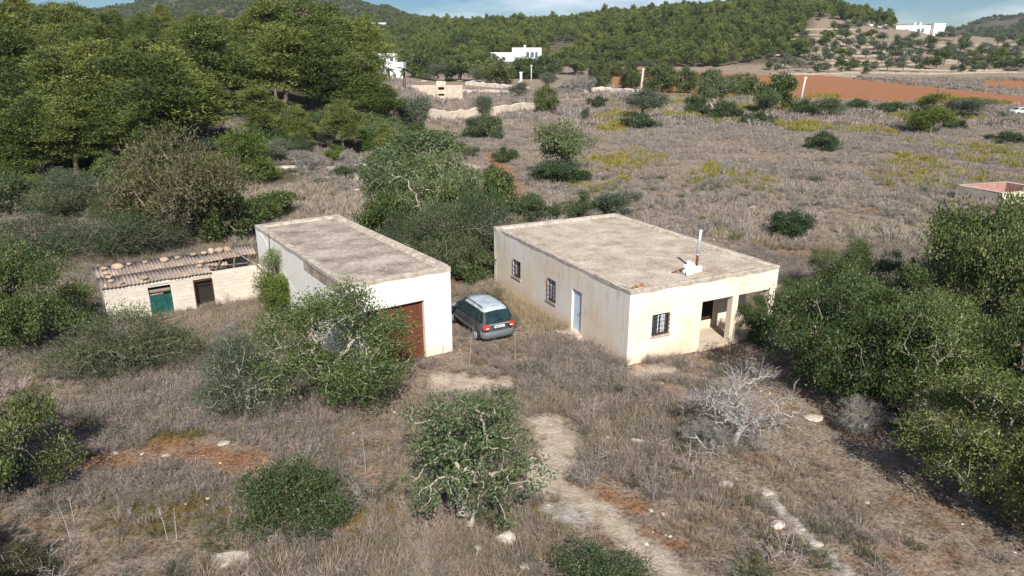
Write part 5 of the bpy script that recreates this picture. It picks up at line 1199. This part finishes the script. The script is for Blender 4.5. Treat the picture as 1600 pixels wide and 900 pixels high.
stonewall('field_wall', [(1285, 118), (1340, 121), (1400, 128), (1470, 134), (1525, 140)], .9, .4, 'low stone wall along the upper edge of the red field', seed=31)
stonewall('rubble_wall', [(905, 147), (940, 144), (975, 146), (1000, 149)], 1.6, 1.3, 'heaped rubble wall left of the centre pole', M['rock'], 32)
stonewall('rubble_wall', [(730, 133), (765, 136), (800, 139), (825, 141)], 1.3, .9, 'pale rubble wall beside the white gate pillar', M['rock'], 33)
stonewall('track_wall', [(672, 186), (720, 187), (780, 180), (838, 172)], 1.9, .35, 'pale retaining wall below the dirt track', M['ashlar'], 34)
stonewall('garden_wall', [(722, 146), (770, 147), (815, 146)], 1.2, .4, 'ochre earth-coloured wall right of the stone terrace wall', M['cistern'], 35)

# ------------------------------------------------------------------ far buildings
def simple_house(name, cx, row, label, blocks, yaw=0, cat='house', mat='white'):
    """blocks: (x0,x1,y0,y1,h,[windows on the front (x0,x1,z0,z1)]) in metres from the base point"""
    p = ground(cx, row); e = empty(name, (p.x, p.y, p.z - .3), yaw); tag(e, label, cat)
    for (x0, x1, y0, y1, h, wins) in blocks:
        mb = MB(); mb.box(x0, x1, y0, y1, -2.5, h); w_ = mb.build('wall', M[mat], e, bevel=.08)
        mb = MB(); mb.box(x0 + .35, x1 - .35, y0 + .35, y1 - .35, h - .1, h + .03); mb.build('roof', M['parapet'], e)
        for (a_, b_, c_, d_) in wins:
            mb = MB(); k = 8
            if d_ - c_ > 1.6 and b_ - a_ > 1.1:                      # arched opening
                pts = [(a_, y0 - .02, c_), (b_, y0 - .02, c_)] + [((a_ + b_) / 2 + math.cos(math.pi * i / k) * (b_ - a_) / 2, y0 - .02, d_ - (b_ - a_) / 2 + math.sin(math.pi * i / k) * (b_ - a_) / 2) for i in range(k + 1)]
                mb.prism(pts, (0, .08, 0))
            else: mb.box(a_, b_, y0 - .02, y0 + .06, c_, d_)
            f_ = mb.build('window', M['winblue'], e)
    return e
def chim(e, x, y, z0, z1, w=.5):
    mb = MB(); mb.box(x - w / 2, x + w / 2, y - w / 2, y + w / 2, z0, z1 - .35); mb.box(x - w / 2 - .1, x + w / 2 + .1, y - w / 2 - .1, y + w / 2 + .1, z1 - .3, z1); mb.build('chimney', M['white'], e)
p0 = ground(612, 124); s0 = depth(p0) / FPX; q_ = 1 / 1.0
e = simple_house('white_villa', 612, 124, 'white cubic villa with chimneys behind the left pines', [(-4 * s0, 19 * s0, 0, 6, 27 * s0, [(2 * s0, 7 * s0, 4 * s0, 10 * s0)]), (-24 * s0, 4.5 * s0, 2.5, 9, 40 * s0, [(-3 * s0, 2 * s0, 28 * s0, 35 * s0)]), (-112 * s0, -24 * s0, 4, 10, 36 * s0, []), (-112 * s0, -90 * s0, 3, 9, 42 * s0, [])])
chim(e, -107 * s0, 5, 40 * s0, 52 * s0, 4.2 * s0); chim(e, -30 * s0, 6, 34 * s0, 52 * s0, 4.2 * s0)
p0 = ground(808, 96); s0 = depth(p0) / FPX
e = simple_house('arched_white_house', 808, 96, 'white house with arched openings in front of the middle forest', [(-8 * s0, 38 * s0, 0, 7, 21 * s0, [(14 * s0, 19 * s0, 7 * s0, 15 * s0), (21 * s0, 26 * s0, 7 * s0, 15 * s0), (28 * s0, 32 * s0, 4 * s0, 15 * s0)]), (-41 * s0, -8 * s0, -1, 6, 14 * s0, [(-36 * s0, -30 * s0, 2 * s0, 8 * s0), (-24 * s0, -18 * s0, 2 * s0, 8 * s0)])])
chim(e, 12 * s0, 3, 20 * s0, 25 * s0, 3 * s0)
p0 = ground(1455, 55); s0 = depth(p0) / FPX
e = simple_house('hilltop_villa', 1455, 55, 'long white villa on top of the terraced hill', [(2 * s0, 20 * s0, 0, 10, 18 * s0, []), (-53 * s0, 2 * s0, 3, 11, 15 * s0, [(-40 * s0, -33 * s0, 5 * s0, 10 * s0), (-20 * s0, -15 * s0, 5 * s0, 11 * s0), (-13 * s0, -9 * s0, 5 * s0, 11 * s0)]), (-94 * s0, -66 * s0, 4, 12, 17 * s0, [])])
chim(e, -22 * s0, 6, 14 * s0, 20 * s0, 3 * s0); chim(e, -13 * s0, 6, 14 * s0, 20 * s0, 3 * s0)
def small_house(cx, row, w, h, label):
    p0 = ground(cx, row); s0 = depth(p0) / FPX; return simple_house('white_house', cx, row, label, [(-w / 2 * s0, w / 2 * s0, 0, 8, h * s0 + 1.0, [(-w * .3 * s0, -w * .15 * s0, h * .4 * s0, h * .75 * s0), (w * .1 * s0, w * .25 * s0, h * .4 * s0, h * .75 * s0)]), (-w * .5 * s0, w * .1 * s0, -1, 0, h * .7 * s0 + .6, [])])
small_house(905, 36, 22, 8, 'small white house high in the forest of the middle hill')
small_house(590, 42, 26, 5, 'tiny white house at the foot of the far mountain')
small_house(724, 48, 14, 6, 'tiny white house left of the arched house, on the wooded slope')
small_house(678, 92, 12, 7, 'small white house glimpsed above the dark round tree')
small_house(512, 50, 18, 4, 'low white house below the far mountain, above left pines')
p = ground(996, 97); e = simple_house('small_hut', 996, 97, 'small blue-white hut at the foot of the middle forest', [(-1, 1, 0, 2, 2.4, [(-.5, .5, .3, 1.4)])], 0, 'hut')
# ashlar terrace building with two dark slots
p = ground(670, 151); s0 = depth(p) / FPX; sw = empty('stone_terrace', (p.x, p.y, p.z), 0); tag(sw, 'sand-coloured block terrace wall with raised part and two dark slots', 'wall')
for (a_, b_, y0, y1, h) in ((-46, 12, 0, .6, 17), (27, 53, 0, .6, 17)):
    mb = MB(); mb.box(a_ * s0, b_ * s0, y0, y1, -1, h * s0); mb.build('wall', M['ashlar'], sw, bevel=.06)
mb = MB(); mb.wall((12 * s0, -.12, -1), (1, 0, 0), (0, -1, 0), 15 * s0, 23 * s0 + 1, .7, [(3 * s0, 12.5 * s0, 10 * s0 + 1, 14 * s0 + 1), (3 * s0, 12.5 * s0, 1 * s0 + 1, 4 * s0 + 1)]); mb.build('raised_wall', M['ashlar'], sw, bevel=.05)
for z in (10, 1): mb = MB(); mb.box(14.6 * s0, 25 * s0, .36, .44, (z - .5) * s0, (z + 4.5) * s0); mb.build('slot', M['dark'], sw)
mb = MB(); mb.box(-52 * s0, 12 * s0, -2.0, -1.4, -1, 6 * s0); mb.build('lower_wall', M['ashlar'], sw, bevel=.06)
# cistern at the right edge
ci = empty('cistern', (42.9, 59.5, 0), math.radians(18)); tag(ci, 'open cistern with faded red lining and cream walls at right edge', 'cistern')
cz = float(Hf(45, 61)); ci.location.z = cz; ch = 1.2 - cz + .05
mb = MB(); mb.box(0, 6.2, 0, .3, -.6, ch); mb.box(0, 6.2, 4.2, 4.5, -.6, ch); mb.box(0, .3, .3, 4.2, -.6, ch); mb.box(5.9, 6.2, .3, 4.2, -.6, ch); mb.build('wall', M['cistern'], ci, bevel=.03)
mb = MB(); mb.box(.302, 5.898, .302, 4.198, -.5, -.1)
for a_ in ((.302, .33, .302, 4.198), (5.87, 5.898, .302, 4.198), (.33, 5.87, .302, .33), (.33, 5.87, 4.17, 4.198)): mb.box(*a_, -.1, ch - .03)
mb.build('lining', M['pink'], ci)
mb = MB(); mb.box(.9, 4.4, -2.6, -.35, -.6, .45); mb.build('trough', M['parapet'], ci, bevel=.04)
# gate pillar, poles
def pole(cx, base, top, dx, r, label, name='utility_pole'):
    p = ground(cx, base); h = CAMH + ratio(top) * p.y - p.z; lean = dx / FPX * depth(p); e = empty(name, p); tag(e, label, 'pole', 'white poles along the track')
    mb = MB(); mb.tube([(0, 0, -.5), (lean / 2, 0, h / 2), (lean, 0, h)], [r * 1.25, r, r * .8], 10); mb.build('shaft', M['pole'], e, True)
    mb = MB(); mb.tube([(lean - .5, -.06, h - .35), (lean + .5, -.06, h - .35)], .05, 6); mb.build('crossarm', M['pole'], e)
    for x in (-.4, .4): mb = MB(); mb.tube([(lean + x, -.06, h - .32), (lean + x, -.06, h - .12)], [.05, .07], 6); mb.build('insulator', M['white'], e)
pole(1000, 150, 107, 3, .26, 'straight white utility pole at centre, beside the red field')
pole(1250, 160, 120, 4, .26, 'leaning white utility pole at the near edge of red field')
pole(830, 131, 101, 0, .2, 'thin spotted white pole among trees below the arched house')
p = ground(814, 134); s0 = depth(p) / FPX; gpil = empty('gate_pillar', p); tag(gpil, 'short white gate pillar left of the thin spotted pole', 'pillar')
mb = MB(); mb.box(-1.8 * s0, 1.8 * s0, -.4, .4, -.5, 19 * s0); mb.build('shaft', M['white'], gpil, bevel=.06); mb = MB(); mb.box(-2.6 * s0, 2.6 * s0, -.55, .55, 19 * s0, 20.5 * s0); mb.build('cap', M['white'], gpil); mb = MB(); mb.box(-4 * s0, -1.85 * s0, -.3, .3, -.5, 7 * s0); mb.build('footing', M['white'], gpil)
# distant cars
M['carwhite'] = plain('white_car_paint', (.78, .79, .80), .3, spec=.5); M['cardark'] = plain('navy_car_paint', (.015, .018, .03), .3, spec=.5); M['carblue'] = plain('blue_car_paint', (.25, .32, .5), .3, spec=.5)
def far_car(cx, row, yaw, paint, label):
    p = ground(cx, row); e = empty('parked_car', (p.x, p.y, p.z + .17), yaw); tag(e, label, 'car')
    prof = [(-2.05, .3), (-2.1, .62), (-1.95, .92), (-1.5, .98), (-.9, 1.42), (.5, 1.44), (1.15, 1.0), (1.9, .86), (2.1, .62), (2.05, .3)]
    mb = MB(); mb.prism([(x, -.82, z) for x, z in prof], (0, 1.64, 0)); mb.build('body', paint, e, bevel=.08)
    for sg in (-1, 1):
        mb = MB(); mb.prism([(-1.3, sg * .83, 1.0), (-.85, sg * .83, 1.34), (.42, sg * .83, 1.36), (.95, sg * .83, 1.0)], (0, sg * .01, 0)); mb.build('side_window', M['carglass'], e)
        for x in (-1.3, 1.3): mb = MB(); mb.tube([(x, sg * .7, .31), (x, sg * .86, .31)], .31, 14); mb.build('wheel', M['tyre'], e)
    mb = MB(); mb.prism([(-1.52, -.7, 1.02), (-.93, -.62, 1.405), (-.93, .62, 1.405), (-1.52, .7, 1.02)], (-.012, 0, .015)); mb.build('rear_window', M['carglass'], e); mb = MB(); mb.prism([(.53, -.62, 1.42), (1.13, -.7, 1.03), (1.13, .7, 1.03), (.53, .62, 1.42)], (.012, 0, .015)); mb.build('windscreen', M['carglass'], e)
far_car(1594, 180, .12, M['carwhite'], 'white car on the road at the right edge'); far_car(882, 141, .05, M['cardark'], 'dark car parked by the bare bush near the track'); far_car(622, 124.5, .1, M['carblue'], 'pale blue car in front of the white villa')
# palms
def palm(cx, base, top, label):
    p = ground(cx, base); h = CAMH + ratio(top) * p.y - p.z; e = empty('palm_tree', p); tag(e, label, 'palm tree', 'palms by the villa'); hh = h - 1.0
    mb = MB(); mb.tube([(0, 0, -.5), (.1, 0, hh * .5), (.05, 0, hh)], [.42, .34, .3], 8); mb.build('trunk', M['palmbark'], e, True)
    rng = np.random.default_rng(3); V = []; F = []; rn = []
    for k in range(26):
        a = rng.uniform(0, 6.28); el = rng.uniform(-.3, 1.2); L = 2.2
        for j in range(6):
            t0, t1 = j / 6, (j + 1) / 6; f = lambda t: np.array([.05 + math.cos(a) * L * t * math.cos(el * (1 - t)), math.sin(a) * L * t * math.cos(el * (1 - t)), hh + L * (math.sin(el) * t - .55 * t * t)])
            q0, q1 = f(t0), f(t1); s = np.array([-math.sin(a), math.cos(a), 0]) * .32 * (1 - t0 * .7); i = len(V); V += [q0, q0 + s + [0, 0, -.12], q1 + s * .85 + [0, 0, -.12], q1, q0 - s + [0, 0, -.12], q1 - s * .85 + [0, 0, -.12]]; F += [(i, i + 1, i + 2, i + 3), (i, i + 3, i + 5, i + 4)]; rn += [rng.uniform()] * 2
    me = np_mesh('crown', np.array(V), np.array(F), rn); link('crown', me, M['fig'], e)
palm(632, 141, 103, 'palm tree with thick trunk in front of the stone terrace'); palm(608, 128, 104, 'smaller palm beside the white villa window')

# ------------------------------------------------------------------ stones, log, dry stalks in the foreground
STONES = [(1215, 826, 26, 20, 'pale orange boulder beside the stone line, lower right'), (1133, 762, 26, 18, 'white-grey boulder below the dead tree'), (564, 772, 26, 10, 'flat grey stone between lentisk bush and fig tree'), (360, 878, 64, 13, 'long pale rock slab at the bottom left'),
 (322, 764, 18, 10, 'small cream stone in the left foreground'), (326, 786, 9, 9, 'smaller stone just below the cream one, left foreground'), (260, 713, 16, 7, 'flat stone at the edge of red soil, left'), (350, 697, 20, 9, 'stone right of the red soil under the grey shrub'), (222, 610, 18, 20, 'white stone at the foot of the scrub before the shed'),
 (1270, 658, 34, 12, 'flat pale stone in the shade beside the right thicket'), (1020, 657, 26, 8, 'low stone left of the dead tree'), (790, 850, 34, 44, 'pale rock slab right of the fig trunk at the bottom'), (748, 866, 14, 24, 'upright grey stone at the fig trunk foot'), (1200, 778, 22, 12, 'first stone of the line leading to bottom right'), (1252, 832, 12, 8, 'second stone of the line leading to bottom right'), (1275, 853, 22, 9, 'third stone of the line leading to bottom right'),
 (822, 888, 26, 22, 'pale stone at the bottom edge left of the low bush'), (508, 278, 22, 5, 'flat white stone in the clearing behind garage'), (560, 307, 16, 4, 'second flat white stone in the clearing'), (560, 297, 16, 4, 'third flat white stone in the clearing'), (660, 228, 18, 9, 'white boulder at the edge of dirt track'), (745, 210, 14, 6, 'pale boulder beside the dark bush by the track'),
 (565, 262, 26, 16, 'pale rock outcrop right of clearing, upper'), (572, 282, 22, 12, 'pale rock outcrop right of clearing, lower'), (455, 262, 34, 7, 'pale ledge of rock at back of the clearing'), (700, 125, 20, 8, 'pale boulder above the stone terrace, left'), (720, 127, 16, 7, 'pale boulder above the stone terrace, right'), (745, 128, 24, 8, 'long boulder left of the gate pillar'), (662, 128, 12, 6, 'white boulder behind the palm')]
for k, (cx_, row, w, h, lab) in enumerate(STONES):
    p = ground(cx_, row); s = depth(p) / FPX; o = link('rock', RM[k % 7]); hz = max(h * s * .42, .04); o.scale = (w * s * .52, max(w * s * .4, .06), hz); o.location = (p.x, p.y, p.z + hz * .25); o.rotation_euler = (0, 0, .3 * math.sin(k * 2.1)); tag(o, lab, 'stone')
rng = np.random.default_rng(40); x, y = region(rng, 5200, 12, 70); n_ = (fbm(x * .5, y * .5, 71, 3)); keep = (n_ > .50) & ~built(x, y, .1); x, y = x[keep], y[keep]; s = np.exp(rng.normal(-3.35, .5, len(x)))
scatter('loose_stones', np.column_stack([x, y, Hf(x, y)]), np.column_stack([s * 1.4, s, s]), rng.integers(0, 4, len(x)), [RM[0], RM[1], RMO[2], RM[3]], 'small loose pale stones strewn over the dry ground', 'stones', rng, .3)
p0, p1 = ground(986, 696), ground(1066, 706); lg = empty('fallen_log', p0); tag(lg, 'fallen grey branch lying left of the dead tree', 'log'); d = p1 - p0
mb = MB(); mb.tube([Vector((0, 0, .12)), d * .4 + Vector((0, 0, .1)), d + Vector((0, 0, .06))], [.085, .06, .03], 8); mb.build('stem', M['deadwood'], lg, True); mb = MB(); mb.tube([d * .5 + Vector((0, 0, .1)), d * .75 + Vector((.1, .25, .25))], [.03, .012], 6); mb.build('side_branch', M['deadwood'], lg)
def stalk(cx_, base, top, dx, label, w=.009):
    p = ground(cx_, base); h = max(CAMH + ratio(top) * p.y - p.z, .5); L = dx / FPX * depth(p); e = empty('dry_stalk', p); tag(e, label, 'dry stalk', 'tall dry stalks')
    mb = MB(); mb.tube([(0, 0, -.05), (L * .4, .03, h * .5), (L, .02, h)], [w, w * .8, w * .4], 5); mb.build('stem', M['deadwood'], e); r_ = random.Random(cx_)
    for k in range(4):
        f = r_.uniform(.6, .97); a = r_.uniform(0, 6.28); q = MB(); b0 = Vector((L * f, .02, h * f)); q.tube([b0, b0 + Vector((math.cos(a) * .07, math.sin(a) * .07, .13))], [w * .5, w * .25], 4); q.build('twig', M['deadwood'], e)
for t in ((572, 742, 668, -2, 'tall white dry stalk left of the fig tree top'), (733, 568, 508, 8, 'dry stalk in front of the abandoned car'), (805, 572, 520, 0, 'thin dry stalk right of the abandoned car'), (927, 656, 622, 2, 'short dry stalk in the middle of the yard'), (112, 850, 785, -8, 'dry stalk in the bottom left corner shadow, left one'), (118, 826, 780, 0, 'dry stalk in the bottom left corner shadow, right one'), (262, 845, 790, -6, 'dry stalk above the bottom left slab, left one'), (277, 850, 795, 4, 'dry stalk above the bottom left slab, right one'), (534, 640, 610, 0, 'dry stalk under the tree before the garage'), (690, 560, 530, 6, 'dry stalk at the near right corner of garage')):
    stalk(*t)

# ------------------------------------------------------------------ air
mb = MB(); mb.box(-7400, 7400, -75, 3150, -30, 260)
hz_m = bpy.data.materials.new('thin_haze'); hz_m.use_nodes = True; hn = hz_m.node_tree.nodes; hn.clear()
pv = hn.new('ShaderNodeVolumePrincipled'); pv.inputs['Color'].default_value = (.86, .92, 1.0, 1); pv.inputs['Density'].default_value = .00010; pv.inputs['Anisotropy'].default_value = .2
ho = hn.new('ShaderNodeOutputMaterial'); hz_m.node_tree.links.new(pv.outputs[0], ho.inputs['Volume'])
hz_o = mb.build('haze', hz_m); kind(hz_o, 'stuff'); tag(hz_o, 'thin blue haze over the far hills', 'haze')
